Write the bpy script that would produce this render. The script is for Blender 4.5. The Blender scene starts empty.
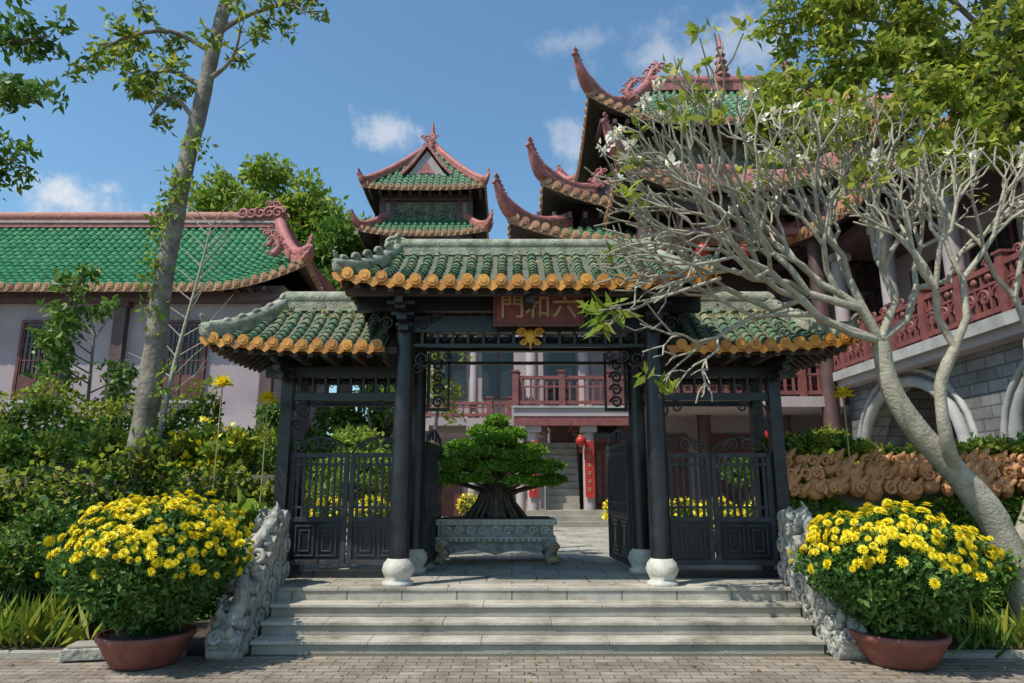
import bpy, math, random
import numpy as np
from mathutils import Vector, Matrix
random.seed(7); rng=np.random.default_rng(7)
sc=bpy.context.scene
sc.view_settings.view_transform='Standard'
sc.view_settings.look='None'
sc.view_settings.exposure=0
V=Vector
Z=V((0,0,1))
# ---------------------------------------------------------------- materials
def mat(name,c1,c2=None,rough=.6,scale=4.0,bump=0.0,bscale=30.0,island=0.0,c3=None,metal=0.0,trans=0.0,spec=.5,coat=0.0,lo=.35,hi=.65):
    m=bpy.data.materials.new(name); m.use_nodes=True
    nt=m.node_tree; N=nt.nodes; Lk=nt.links
    b=N['Principled BSDF']; b.inputs['Roughness'].default_value=rough
    b.inputs['Metallic'].default_value=metal
    b.inputs['Specular IOR Level'].default_value=spec
    b.inputs['Coat Weight'].default_value=coat
    c2=c2 or tuple(x*.65 for x in c1)
    tc=N.new('ShaderNodeTexCoord')
    nz=N.new('ShaderNodeTexNoise'); nz.inputs['Scale'].default_value=scale; nz.inputs['Detail'].default_value=7; nz.inputs['Roughness'].default_value=.62
    Lk.new(tc.outputs['Object'],nz.inputs['Vector'])
    fac=nz.outputs['Fac']
    if island>0:
        g=N.new('ShaderNodeNewGeometry')
        mx=N.new('ShaderNodeMix'); mx.inputs[0].default_value=island
        Lk.new(fac,mx.inputs[2]); Lk.new(g.outputs['Random Per Island'],mx.inputs[3]); fac=mx.outputs[0]
        if island>.6: lo,hi=.15,.62
        else: lo,hi=.25,.72
    r=N.new('ShaderNodeValToRGB')
    r.color_ramp.elements[0].position=lo; r.color_ramp.elements[1].position=hi
    r.color_ramp.elements[0].color=(*c1,1); r.color_ramp.elements[1].color=(*c2,1)
    if c3:
        e=r.color_ramp.elements.new(min(.98,hi+(.25 if island>.6 else .12))); e.color=(*c3,1)
    Lk.new(fac,r.inputs['Fac']); Lk.new(r.outputs['Color'],b.inputs['Base Color'])
    if bump>0:
        n2=N.new('ShaderNodeTexNoise'); n2.inputs['Scale'].default_value=bscale; n2.inputs['Detail'].default_value=6
        Lk.new(tc.outputs['Object'],n2.inputs['Vector'])
        bp=N.new('ShaderNodeBump'); bp.inputs['Strength'].default_value=bump; bp.inputs['Distance'].default_value=.02
        Lk.new(n2.outputs['Fac'],bp.inputs['Height']); Lk.new(bp.outputs['Normal'],b.inputs['Normal'])
    if trans>0:
        t=N.new('ShaderNodeBsdfTranslucent'); ms=N.new('ShaderNodeMixShader'); ms.inputs[0].default_value=trans
        Lk.new(r.outputs['Color'],t.inputs['Color']); Lk.new(b.outputs[0],ms.inputs[1]); Lk.new(t.outputs[0],ms.inputs[2])
        Lk.new(ms.outputs[0],N['Material Output'].inputs['Surface'])
    return m
def brickmat(name,c1,c2,mortar,scale,bw,bh,ms=.02,rough=.8,bump=.4,wall=False,stain=.55):
    m=bpy.data.materials.new(name); m.use_nodes=True
    nt=m.node_tree; N=nt.nodes; Lk=nt.links; b=N['Principled BSDF']; b.inputs['Roughness'].default_value=rough
    tc=N.new('ShaderNodeTexCoord'); br=N.new('ShaderNodeTexBrick')
    vec=tc.outputs['Object']
    if wall:
        sp=N.new('ShaderNodeSeparateXYZ'); cb=N.new('ShaderNodeCombineXYZ'); ad=N.new('ShaderNodeMath')
        Lk.new(vec,sp.inputs[0]); Lk.new(sp.outputs[0],ad.inputs[0]); Lk.new(sp.outputs[1],ad.inputs[1])
        Lk.new(ad.outputs[0],cb.inputs[0]); Lk.new(sp.outputs[2],cb.inputs[1]); vec=cb.outputs[0]
    Lk.new(vec,br.inputs['Vector'])
    br.inputs['Scale'].default_value=scale; br.inputs['Color1'].default_value=(*c1,1); br.inputs['Color2'].default_value=(*c2,1)
    br.inputs['Mortar'].default_value=(*mortar,1); br.inputs['Mortar Size'].default_value=ms
    br.inputs['Brick Width'].default_value=bw; br.inputs['Row Height'].default_value=bh; br.inputs['Mortar Smooth'].default_value=.3
    nz=N.new('ShaderNodeTexNoise'); nz.inputs['Scale'].default_value=1.6; nz.inputs['Detail'].default_value=10; nz.inputs['Roughness'].default_value=.72
    Lk.new(tc.outputs['Object'],nz.inputs['Vector'])
    r=N.new('ShaderNodeValToRGB'); r.color_ramp.elements[0].position=.40; r.color_ramp.elements[1].position=.60
    r.color_ramp.elements[0].color=(stain,stain*.94,stain*.86,1)
    Lk.new(nz.outputs['Fac'],r.inputs[0])
    mx=N.new('ShaderNodeMix'); mx.data_type='RGBA'
    mx.blend_type='MULTIPLY'; mx.inputs[0].default_value=.85
    Lk.new(br.outputs['Color'],mx.inputs[6]); Lk.new(r.outputs['Color'],mx.inputs[7]); Lk.new(mx.outputs[2],b.inputs['Base Color'])
    n2=N.new('ShaderNodeTexNoise'); n2.inputs['Scale'].default_value=60; Lk.new(tc.outputs['Object'],n2.inputs['Vector'])
    mm=N.new('ShaderNodeMath'); mm.operation='SUBTRACT'; Lk.new(n2.outputs['Fac'],mm.inputs[0]); Lk.new(br.outputs['Fac'],mm.inputs[1])
    bp=N.new('ShaderNodeBump'); bp.inputs['Strength'].default_value=bump; bp.inputs['Distance'].default_value=.01
    Lk.new(mm.outputs[0],bp.inputs['Height']); Lk.new(bp.outputs['Normal'],b.inputs['Normal'])
    return m
M={}
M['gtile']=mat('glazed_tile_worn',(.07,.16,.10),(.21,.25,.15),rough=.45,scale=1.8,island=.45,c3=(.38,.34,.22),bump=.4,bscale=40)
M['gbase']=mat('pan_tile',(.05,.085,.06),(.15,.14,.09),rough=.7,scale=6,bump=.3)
M['gold']=mat('gold_glaze',(.66,.31,.05),(.40,.16,.03),rough=.42,scale=9,island=.5,c3=(.14,.08,.04),bump=.4)
M['crest']=mat('mossy_crest',(.38,.38,.30),(.15,.165,.11),rough=.85,scale=7,bump=.8,bscale=35,c3=(.06,.065,.045))
M['ftile']=mat('green_roof_tile',(.03,.19,.085),(.07,.27,.13),rough=.4,scale=1.0,island=.45,c3=(.20,.29,.16))
M['fbase']=mat('green_pan',(.02,.10,.05),(.05,.15,.07),rough=.6)
M['otile']=mat('hall_roof_tile',(.06,.20,.11),(.13,.26,.15),rough=.45,scale=1.0,island=.5,c3=(.28,.28,.17))
M['obase']=mat('hall_pan',(.05,.11,.06),(.10,.14,.08),rough=.6)
M['ocap']=mat('terracotta_cap',(.52,.29,.14),(.32,.15,.08),rough=.5,island=.5)
M['pink']=mat('red_glazed_ridge',(.44,.15,.13),(.24,.075,.07),rough=.6,scale=5,bump=.8,bscale=12,c3=(.48,.28,.24))
M['black']=mat('black_lacquered_wood',(.008,.009,.010),(.022,.025,.029),rough=.36,scale=5,bump=.15,bscale=50,c3=(.05,.055,.06))
M['panel']=mat('weathered_black_wood',(.018,.02,.022),(.048,.052,.056),rough=.55,scale=7,bump=.25,bscale=40,c3=(.13,.135,.135))
M['soff']=mat('dark_soffit_wood',(.035,.026,.022),(.07,.05,.04),rough=.7,scale=4)
M['step']=mat('step_stone',(.35,.325,.27),(.23,.21,.175),rough=.75,scale=2.5,bump=.4,bscale=60,c3=(.12,.115,.09))
M['nose']=mat('step_nosing',(.47,.44,.37),(.33,.305,.25),rough=.7,scale=1.8,bump=.4,bscale=50,c3=(.17,.16,.125),lo=.38,hi=.55)
M['plaza']=brickmat('plaza_paving',(.42,.40,.34),(.38,.36,.31),(.2,.18,.15),1.0,.6,.6,.012)
M['carve']=mat('carved_stone',(.42,.41,.36),(.19,.185,.16),rough=.85,scale=9,bump=.9,bscale=22,c3=(.075,.085,.055))
M['white']=mat('white_stone',(.62,.60,.53),(.42,.40,.33),rough=.65,scale=6,bump=.4,c3=(.25,.24,.19))
M['lilac']=mat('lilac_plaster',(.37,.305,.32),(.29,.235,.25),rough=.85,scale=.7,bump=.15,c3=(.21,.175,.18))
M['lilac2']=mat('pale_lilac',(.42,.36,.36),(.33,.28,.285),rough=.8,scale=1.0,bump=.1,c3=(.25,.21,.21))
M['redwood']=mat('red_brown_wood',(.14,.045,.032),(.08,.025,.02),rough=.55,scale=4)
M['darkwood']=mat('dark_mauve_wood',(.115,.062,.058),(.065,.036,.036),rough=.6,scale=3,bump=.2)
M['rail']=mat('red_painted_rail',(.25,.08,.072),(.15,.05,.047),rough=.6,scale=5,bump=.3)
M['glass']=mat('dark_window',(.015,.017,.02),(.03,.035,.04),rough=.12,scale=2)
M['relief']=mat('green_grey_relief',(.19,.21,.15),(.06,.07,.05),rough=.8,scale=4,bump=1.0,bscale=6)
M['brick']=brickmat('grey_stone_block',(.27,.275,.28),(.18,.185,.19),(.11,.11,.11),1.0,.55,.24,.02,wall=True,stain=.6)
M['arch']=mat('arch_trim',(.42,.42,.40),(.28,.28,.27),rough=.75,bump=.3,scale=2,c3=(.18,.175,.16))
M['red']=mat('red_lacquer',(.50,.03,.02),(.35,.02,.015),rough=.4)
M['sign']=mat('sign_red',(.24,.035,.028),(.10,.02,.018),rough=.5,scale=8)
M['dullgold']=mat('dull_gold_paint',(.42,.30,.13),(.28,.20,.09),rough=.45)
M['yellow']=mat('bright_gold',(.75,.42,.04),(.5,.25,.03),rough=.35)
M['terra']=mat('terracotta_pot',(.25,.075,.05),(.14,.045,.034),rough=.6,scale=6,bump=.3,c3=(.22,.15,.11))
M['orange']=mat('orange_glazed_rock',(.66,.29,.11),(.42,.19,.08),rough=.55,scale=5,bump=1.0,bscale=14,c3=(.18,.12,.07))
M['rock']=mat('stone_wall_mat',(.22,.19,.165),(.11,.095,.085),rough=.9,scale=3,bump=.9,bscale=9)
M['bark']=mat('bark',(.28,.25,.20),(.12,.105,.085),rough=.95,scale=5,bump=1.0,bscale=18,c3=(.06,.055,.045))
M['pale']=mat('frangipani_bark',(.42,.385,.30),(.27,.245,.18),rough=.85,scale=9,bump=.7,bscale=30,c3=(.14,.125,.085))
M['root']=mat('bonsai_root',(.13,.105,.08),(.06,.05,.04),rough=.95,scale=10,bump=1.0,bscale=25)
M['soil']=mat('soil',(.07,.05,.035),(.04,.03,.02),rough=1)
def leafm(n,a,b,c,tr=.3): return mat(n,a,b,rough=.5,island=.75,c3=c,scale=1.3,trans=tr,spec=.35)
M['lf_dark']=leafm('leaf_dark',(.025,.075,.015),(.06,.145,.025),(.13,.22,.04))
M['lf_mid']=leafm('leaf_mid',(.05,.13,.018),(.13,.24,.035),(.24,.34,.06),.35)
M['lf_lime']=leafm('leaf_lime',(.14,.24,.025),(.26,.36,.045),(.40,.44,.08),.45)
M['lf_yel']=leafm('leaf_yellowgreen',(.16,.24,.025),(.33,.38,.045),(.52,.50,.08),.5)
M['lf_bonsai']=leafm('leaf_bonsai',(.10,.24,.02),(.18,.38,.035),(.30,.48,.06),.35)
M['lf_chry']=leafm('leaf_chrysanthemum',(.04,.11,.02),(.09,.19,.035),(.15,.26,.05))
M['lf_ivy']=leafm('leaf_ivy',(.04,.11,.018),(.12,.22,.03),(.28,.31,.05))
M['petal']=leafm('petal_yellow',(.84,.62,.01),(.90,.78,.02),(.95,.86,.10),.3)
M['wpetal']=leafm('petal_white',(.8,.78,.7),(.85,.82,.7),(.8,.7,.4),.2)
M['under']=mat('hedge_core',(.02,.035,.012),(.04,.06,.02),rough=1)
# ---------------------------------------------------------------- mesh builder
class MB:
    def __init__(s): s.v=[];s.f=[];s.m=[];s.s=[];s.mats=[];s.xf=None
    def mi(s,m):
        m=M[m] if isinstance(m,str) else m
        if m not in s.mats: s.mats.append(m)
        return s.mats.index(m)
    def add(s,vs,fs,m,smooth=False):
        o=len(s.v)
        if s.xf: vs=[s.xf@V(v) for v in vs]
        s.v.extend([tuple(v) for v in vs]); i=s.mi(m)
        for f in fs: s.f.append([k+o for k in f]); s.m.append(i); s.s.append(smooth)
    def box(s,c,d,m,R=None):
        x,y,z=d[0]/2,d[1]/2,d[2]/2
        vs=[V((a*x,b*y,e*z)) for a in(-1,1) for b in(-1,1) for e in(-1,1)]
        if R is not None: vs=[R@v for v in vs]
        c=V(c); vs=[v+c for v in vs]
        s.add(vs,[(0,1,3,2),(4,6,7,5),(0,4,5,1),(2,3,7,6),(0,2,6,4),(1,5,7,3)],m)
    def b(s,x0,x1,y0,y1,z0,z1,m): s.box(((x0+x1)/2,(y0+y1)/2,(z0+z1)/2),(abs(x1-x0),abs(y1-y0),abs(z1-z0)),m)
    def tube(s,pts,rad,m,n=8,cap=True):
        pts=[V(p) for p in pts]
        if not hasattr(rad,'__len__'): rad=[rad]*len(pts)
        vs=[];fs=[]; up=None
        for i,p in enumerate(pts):
            a=pts[max(0,i-1)];b=pts[min(len(pts)-1,i+1)]
            t=(b-a); t=t.normalized() if t.length>1e-9 else Z
            if up is None: up=t.orthogonal().normalized()
            up=(up-t*up.dot(t)); up=up.normalized() if up.length>1e-6 else t.orthogonal().normalized()
            w=t.cross(up)
            for k in range(n):
                an=2*math.pi*k/n; vs.append(p+up*(math.cos(an)*rad[i])+w*(math.sin(an)*rad[i]))
        for i in range(len(pts)-1):
            for k in range(n):
                k2=(k+1)%n; fs.append((i*n+k,i*n+k2,(i+1)*n+k2,(i+1)*n+k))
        s.add(vs,fs,m,True)
        if cap:
            s.add(vs[:n],[tuple(reversed(range(n)))],m); s.add(vs[-n:],[tuple(range(n))],m)
    def lathe(s,c,prof,m,n=20,smooth=True):
        c=V(c);vs=[];fs=[]
        for r,z in prof:
            for k in range(n):
                a=2*math.pi*k/n; vs.append(c+V((r*math.cos(a),r*math.sin(a),z)))
        for i in range(len(prof)-1):
            for k in range(n):
                k2=(k+1)%n; fs.append((i*n+k,i*n+k2,(i+1)*n+k2,(i+1)*n+k))
        fs.append(tuple(reversed(range(n)))); fs.append(tuple(range((len(prof)-1)*n,len(prof)*n)))
        s.add(vs,fs,m,smooth)
    def ball(s,c,r,m,n=10):
        r=r if hasattr(r,'__len__') else (r,r,r)
        vs=[];fs=[];k=n//2+1
        for i in range(k+1):
            th=math.pi*i/k
            for j in range(n):
                a=2*math.pi*j/n; vs.append(V(c)+V((r[0]*math.sin(th)*math.cos(a),r[1]*math.sin(th)*math.sin(a),r[2]*math.cos(th))))
        for i in range(k):
            for j in range(n):
                j2=(j+1)%n; fs.append((i*n+j,(i+1)*n+j,(i+1)*n+j2,i*n+j2))
        s.add(vs,fs,m,True)
    def ribbon(s,pts,w,h,m,taper=None):
        pts=[V(p) for p in pts];vs=[];fs=[];n=len(pts)
        for i,p in enumerate(pts):
            t=(pts[min(n-1,i+1)]-pts[max(0,i-1)]); sd=V((t.y,-t.x,0)); sd=sd.normalized() if sd.length>1e-6 else V((1,0,0))
            k=1 if taper is None else taper[i]
            vs+= [p-sd*w*k/2,p+sd*w*k/2,p+sd*w*k/2+Z*h*k,p-sd*w*k/2+Z*h*k]
        for i in range(n-1):
            for k in range(4):
                k2=(k+1)%4; fs.append((i*4+k,i*4+k2,(i+1)*4+k2,(i+1)*4+k))
        fs+=[(3,2,1,0),(4*n-4,4*n-3,4*n-2,4*n-1)]
        s.add(vs,fs,m)
    def curl(s,c,a,b,R,r,m,turns=1.6,n=6,seg=18,ph=0):
        c=V(c);a=V(a);b=V(b);pts=[];rad=[]
        for i in range(seg+1):
            q=i/seg; th=ph+q*turns*2*math.pi; rr=R*(1-.85*q)
            pts.append(c+a*(rr*math.cos(th))+b*(rr*math.sin(th))); rad.append(r*(1-.4*q))
        s.tube(pts,rad,m,n)
    def poly(s,pts,ext,m):
        n=len(pts);ext=V(ext);vs=[V(p) for p in pts]+[V(p)+ext for p in pts]
        fs=[tuple(range(n)),tuple(reversed(range(n,2*n)))]+[(i,i+n,(i+1)%n+n,(i+1)%n) for i in range(n)]
        s.add(vs,fs,m)
    def obj(s,name,parent=None,bevel=0,loc=None):
        me=bpy.data.meshes.new(name); me.from_pydata(s.v,[],s.f)
        for m in s.mats: me.materials.append(m)
        me.polygons.foreach_set('material_index',s.m); me.polygons.foreach_set('use_smooth',s.s); me.update()
        o=bpy.data.objects.new(name,me); sc.collection.objects.link(o); par(o,parent)
        if bevel:
            bm=o.modifiers.new('bevel','BEVEL'); bm.width=bevel; bm.segments=2; bm.limit_method='ANGLE'; bm.angle_limit=math.radians(60)
        return o
def par(o,parent):
    if parent is not None:
        o.parent=parent; o.location=-V(parent.location)
def group(name,loc=(0,0,0)):
    e=bpy.data.objects.new(name,None); e.empty_display_size=.2; e.location=loc; sc.collection.objects.link(e); return e
# ---------------------------------------------------------------- leaves
def unit(a): return a/np.maximum(1e-9,np.linalg.norm(a,axis=1,keepdims=True))
def quads(name,parent,base,d,side,L,W,m,fold=.18):
    n=len(base); nr=np.cross(d,side)
    L=L[:,None];W=W[:,None]
    v=np.empty((n,4,3)); v[:,0]=base; v[:,1]=base+d*L*.45+side*W*.5+nr*W*fold; v[:,2]=base+d*L-nr*W*fold; v[:,3]=base+d*L*.45-side*W*.5+nr*W*fold
    me=bpy.data.meshes.new(name); me.vertices.add(4*n); me.vertices.foreach_set('co',v.ravel())
    me.loops.add(4*n); me.loops.foreach_set('vertex_index',np.arange(4*n,dtype=np.int32))
    me.polygons.add(n); me.polygons.foreach_set('loop_start',np.arange(0,4*n,4,dtype=np.int32)); me.polygons.foreach_set('loop_total',np.full(n,4,dtype=np.int32))
    me.materials.append(M[m]); me.update(calc_edges=True); me.validate()
    o=bpy.data.objects.new(name,me); sc.collection.objects.link(o); par(o,parent); return o
def leaves(name,parent,pts,size,m,w=.5,bias=(0,0,0),var=.4):
    n=len(pts); d=unit(rng.normal(size=(n,3))+np.array(bias)); s=unit(np.cross(d,rng.normal(size=(n,3))))
    L=size*(1+var*(rng.random(n)*2-1)); return quads(name,parent,pts,d,s,L,L*w,m)
def ell(c,r,n,shell=.5):
    d=unit(rng.normal(size=(n,3))); rad=(shell+(1-shell)*rng.random(n))[:,None]
    return np.array(c)+d*np.array(r)*rad
def cloud(c,r,k,cr,n,shell=.3,flat=.6):
    cs=ell(c,r,k,.3); out=[]
    for q in cs:
        out.append(ell(q,(cr*random.uniform(.6,1.3),cr*random.uniform(.6,1.3),cr*flat*random.uniform(.7,1.3)),n//k,shell))
    return np.vstack(out)
# ---------------------------------------------------------------- roofs
def slope(mb,O,e,n,L,R,H,hl,hr,ll,lr,k,sp,r,seg,tm,cv=.35,drip=True,capm='gold',th=.1,rafters=False,prof=5):
    O=V(O);e=V(e);n=V(n)
    def lift(x):
        a=0
        if ll and hl: a+=ll*max(0,1-x/(k*hl))**2
        if lr and hr: a+=lr*max(0,1-(L-x)/(k*hr))**2
        return a
    def P(x,t,dz=0): return O+e*x+n*(R*t)+Z*(H*((1-cv)*t+cv*t*t)+lift(x)*max(0.0,1-t)**1.3+dz)
    def tm_(x):
        t=1.0
        if hl: t=min(t,x/hl)
        if hr: t=min(t,(L-x)/hr)
        return max(0,t)
    cnt=max(2,round(L/sp)); sp=L/cnt
    for i in range(cnt):
        xa,xb=i*sp,(i+1)*sp; K=6
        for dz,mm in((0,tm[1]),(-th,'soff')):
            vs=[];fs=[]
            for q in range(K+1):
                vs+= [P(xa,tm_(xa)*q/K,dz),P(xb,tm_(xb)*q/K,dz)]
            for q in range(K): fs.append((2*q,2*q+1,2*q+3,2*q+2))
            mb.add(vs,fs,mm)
        mb.add([P(xa,0,0),P(xb,0,0),P(xb,0,-th),P(xa,0,-th)],[(0,1,2,3)],capm if drip else tm[1])
        xm=(xa+xb)/2; T=tm_(xm)
        if T<=0.02: continue
        ns=max(1,round(T*seg)); 
        for j in range(ns):
            t0,t1=T*j/ns,T*(j+1)/ns
            a,b=P(xm,t0),P(xm,t1); tg=(b-a).normalized(); nn=e.cross(tg); 
            if nn.z<0: nn=-nn
            jx=random.uniform(-.09,.09)*r; jz=random.uniform(-.05,.10)*r
            vs=[];
            for (p,rr,dz) in((a-tg*r*.25,r*1.05,r*.25),(b,r*.86,0)):
                for q in range(prof):
                    an=math.pi*q/(prof-1); vs.append(p+e*(math.cos(an)*rr+jx)+nn*(math.sin(an)*rr+dz+jz))
            fs=[(q,q+1,prof+q+1,prof+q) for q in range(prof-1)]+[tuple(range(prof))]
            mb.add(vs,fs,tm[0],True)
        c=P(xm,0)-n*.02+Z*r*(.3+random.uniform(-.14,.14))+e*r*random.uniform(-.1,.1); up=Z; rr=r*1.18
        ring=[c+e*(math.cos(2*math.pi*q/10)*rr)+up*(math.sin(2*math.pi*q/10)*rr) for q in range(10)]
        mb.poly(ring,-n*(r*.5),capm)
        mb.poly([c-n*(r*.5)+(p-c)*.55 for p in ring],-n*(r*.15),capm)
        if drip:
            c=P(xa,0)-n*.012+Z*r*.1; w=sp*.46;h=r*1.9
            pp=[(-1,0),(-.95,-.35),(-.55,-.75),(0,-1.05),(.55,-.75),(.95,-.35),(1,0)]
            mb.poly([c+e*(w*a)+Z*(h*b) for a,b in pp],-n*.018,capm)
        if rafters and i%1==0:
            pts=[P(xa,tm_(xa)*q/3*.97+.01,-th-.07) for q in range(4)]
            if tm_(xa)>.1: mb.ribbon(pts,.06,.065,'soff')
    return P
def roof(mb,x0,x1,cy,ay,z,H,ixl,ixr,iy,lift=.2,k=2.5,sp=.19,r=.06,seg=8,tm=('gtile','gbase'),ridge='crest',rw=.12,rh=.15,horn=.3,cv=.35,th=.1,capm='gold',drip=True,rafters=False,prof=5,curls=True):
    kw=dict(k=k,sp=sp,r=r,seg=seg,tm=tm,cv=cv,drip=drip,capm=capm,th=th,rafters=rafters,prof=prof)
    ll=lift if ixl else 0; lr=lift if ixr else 0
    Pf=slope(mb,(x0,cy-ay,z),(1,0,0),(0,1,0),x1-x0,iy,H,ixl,ixr,ll,lr,**kw)
    Pb=slope(mb,(x1,cy+ay,z),(-1,0,0),(0,-1,0),x1-x0,iy,H,ixr,ixl,lr,ll,**kw)
    L=x1-x0
    if ixr: slope(mb,(x1,cy-ay,z),(0,1,0),(-1,0,0),2*ay,ixr,H,iy,iy,lift,lift,**kw)
    if ixl: slope(mb,(x0,cy+ay,z),(0,-1,0),(1,0,0),2*ay,ixl,H,iy,iy,lift,lift,**kw)
    def hip(P,ix,left,d):
        pts=[P((ix*t if left else L-ix*t),t) for t in [1,.8,.6,.45,.3,.2,.1,0]]
        base=pts[-1]; d=V(d).normalized(); hp=[]
        for q in (.2,.4,.6,.8,1): hp.append(base+d*(horn*.75*q)+Z*(horn*(q**1.6)))
        al=pts+hp; tp=[1]*len(pts)+[.95,.85,.7,.5,.25]
        mb.ribbon(al,rw,rh,ridge,tp)
        mb.tube([p+Z*rh*t for p,t in zip(al,tp)],[rw*.62*t for t in tp],ridge,6)
        mb.tube([p+Z*rh*.45*t for p,t in zip(al,tp)],[rw*.66*t for t in tp],ridge,4)
        if curls:
            for j in range(2,len(al)-1):
                for mid in (0,.5):
                    p=al[j].lerp(al[j+1],mid)+Z*(rh*1.3); mb.curl(p,d,Z,rh*.5*tp[j],rh*.15,ridge,1.2,5,9,ph=math.pi)
            tip=al[-1]; mb.curl(tip-d*horn*.12,d,Z,horn*.2,rh*.16,ridge,1.3,5,10)
    if ixl:
        hip(Pf,ixl,True,(-1,-1,0)); 
        hip(Pb,ixl,False,(-1,1,0))
    if ixr:
        hip(Pf,ixr,False,(1,-1,0)); hip(Pb,ixr,True,(1,1,0))
    if abs(iy-ay)<.01 and x1-x0-ixl-ixr>.02:
        a,b=x0+ixl,x1-ixr; n=9
        mb.ribbon([(a+(b-a)*q/n,cy,z+H-.03) for q in range(n+1)],rw*1.15,rh*1.25,ridge)
        mb.tube([(a-.02,cy,z+H+rh*1.25),(b+.02,cy,z+H+rh*1.25)],rw*.75,ridge,8)
    return Pf
def dragon(mb,p,dx,s,m='pink'):
    p=V(p);a=V((dx,0,0))
    pts=[p,p+a*s*.25+Z*s*.35,p+a*s*.05+Z*s*.7,p-a*s*.2+Z*s*.95,p-a*s*.1+Z*s*1.25]
    mb.tube(pts,[.2*s,.18*s,.14*s,.1*s,.03*s],m,7)
    for q in pts[:-1]:
        mb.curl(q+a*s*.15,a,Z,s*.2,s*.05,m,1.3,5,9); mb.curl(q-a*s*.12+V((0,-.1*s,0)),-a,Z,s*.16,s*.05,m,1.3,5,9)
    for i in range(5):
        q=p+a*s*(.3-.12*i)+Z*s*(.3+.17*i); mb.tube([q,q+a*s*.2+Z*s*.2],[.06*s,.005],m,5)
# ================================================================ GROUND
g=MB(); g.add([(-300,-300,0),(300,-300,0),(300,300,0),(-300,300,0)],[(0,1,2,3)],mat('ground_grass_soil',(.07,.09,.035),(.10,.085,.055),rough=1,scale=.8,bump=.5)); g.obj('ground')
g=MB(); g.add([(-40,-12,.004),(40,-12,.004),(40,7.06,.004),(-40,7.06,.004)],[(0,1,2,3)],brickmat('street_pavers',(.36,.30,.24),(.25,.21,.17),(.10,.085,.065),1.0,.22,.11,.006,bump=.9,stain=.5)); g.obj('paved_street')
g=MB(); g.b(-40,-3.15,6.98,7.10,0,.05,'step'); g.b(3.45,40,6.98,7.10,0,.05,'step'); g.obj('kerb')
g=MB(); g.b(-30,-2.55,7.1,9.0,-.1,.03,'soil'); g.b(3.05,30,7.1,9.0,-.1,.03,'soil'); g.obj('planting_bed')
g=MB(); g.b(-32,32,9.05,45,0,.515,'plaza'); g.b(-2.97,3.45,7.86,9.05,0,.512,'plaza'); g.obj('temple_courtyard')
n=170; px=np.stack([rng.uniform(-6,6,n),rng.uniform(5.2,7.0,n),np.full(n,.012)],1); px2=np.stack([rng.uniform(-2.4,2.9,50),rng.uniform(7.9,9,50),np.full(50,.522)],1)
P_=np.vstack([px,px2]); n=len(P_); d=unit(rng.normal(size=(n,3))*np.array([1,1,.05])); s=np.stack([-d[:,1],d[:,0],np.zeros(n)],1)
M['dry']=leafm('dry_leaf',(.16,.09,.03),(.28,.18,.05),(.3,.28,.06),.1)
quads('fallen_leaves',None,P_,d,unit(s),rng.uniform(.025,.07,n),rng.uniform(.015,.03,n),'dry',.25)
# ---------------- steps
st=group('stone_steps',(.25,7.4,0)); g=MB()
for i in range(4):
    y=7.1+.25*i; z=.13*(i+1)
    g.b(-2.54,3.04,y+.02,7.9,z-.13 if i else 0,z-.035,'step')
    xs=[-2.55,-1.4,-.3,.95,2.0,3.05] if i%2==0 else [-2.55,-1.9,-.7,.4,1.5,3.05]
    for a,b in zip(xs[:-1],xs[1:]): g.b(a+.002,b-.002,y-.005+random.uniform(-.003,.003),y+.30,z-.035,z+(.002 if i==3 else 0),'nose')
g.obj('treads',st,bevel=.006)
# ---------------- carved cheeks
for (x,nm) in ((-2.72,'carved_stone_balustrade'),(3.22,'carved_stone_balustrade')):
    gp=group(nm,(x,7.5,0)); g=MB()
    path=[(6.93,.16),(7.02,.30),(7.14,.44),(7.28,.58),(7.42,.70),(7.56,.84),(7.70,.98),(7.86,1.12),(8.02,1.24)]
    base=[(x-.13,y,z) for y,z in path]
    g.poly([(x-.13,8.2,0),(x-.13,6.9,0)]+base+[(x-.13,8.2,1.25)],(.26,0,0),'carve')
    for i,(y,z) in enumerate(path):
        rr=.105 if i%2==0 else .085
        g.tube([(x-.15,y,z),(x-.12,y,z),(x+.12,y,z),(x+.15,y,z)],[rr*.7,rr,rr,rr*.7],'carve',12)
        for sd in(-1,1):
            g.curl((x+sd*.15,y,z),(0,1,0),(0,0,1),rr*.85,.024,'carve',1.7,6,14)
            g.curl((x+sd*.14,y+.12,max(.1,z-.28)),(0,1,0),(0,0,1),.11,.028,'carve',1.6,6,14,ph=i)
            if z>.6: g.curl((x+sd*.14,y+.14,z-.55),(0,1,0),(0,0,1),.11,.028,'carve',1.6,6,14,ph=i+1)
            g.ball((x+sd*.09,y-.07,z+.02),(.06,.06,.05),'carve',8)
        sx=.05 if i%2 else -.05
        g.curl((x+sx,y-.10,z+.05),(1,0,0),(0,.5,.86),.085,.03,'carve',1.5,6,12,ph=i)
        g.ball((x-sx*1.4,y-.09,z+.09),(.05,.05,.06),'carve',8)
        g.tube([(x-sx,y-.08,z+.05),(x-sx*1.8,y-.12,z+.12),(x-sx*1.2,y-.08,z+.19)],[.03,.025,.008],'carve',6)
    bp=[V((x+.07*math.sin(i*1.1),y-.045,z+.1)) for i,(y,z) in enumerate(path)]
    g.tube(bp,[.05,.075,.08,.08,.08,.075,.07,.06,.04],'carve',10)
    g.ball((x,6.92,.2),(.11,.10,.10),'carve',10); g.tube([(x-.15,6.95,.09),(x+.15,6.95,.09)],.1,'carve',12)
    for sd in(-1,1): g.ball((x+sd*.05,6.84,.25),.025,'carve',8); g.tube([(x+sd*.06,6.93,.28),(x+sd*.09,7.0,.38)],[.025,.006],'carve',6)
    g.obj('carved_dragon_and_scrolls',gp)
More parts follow.
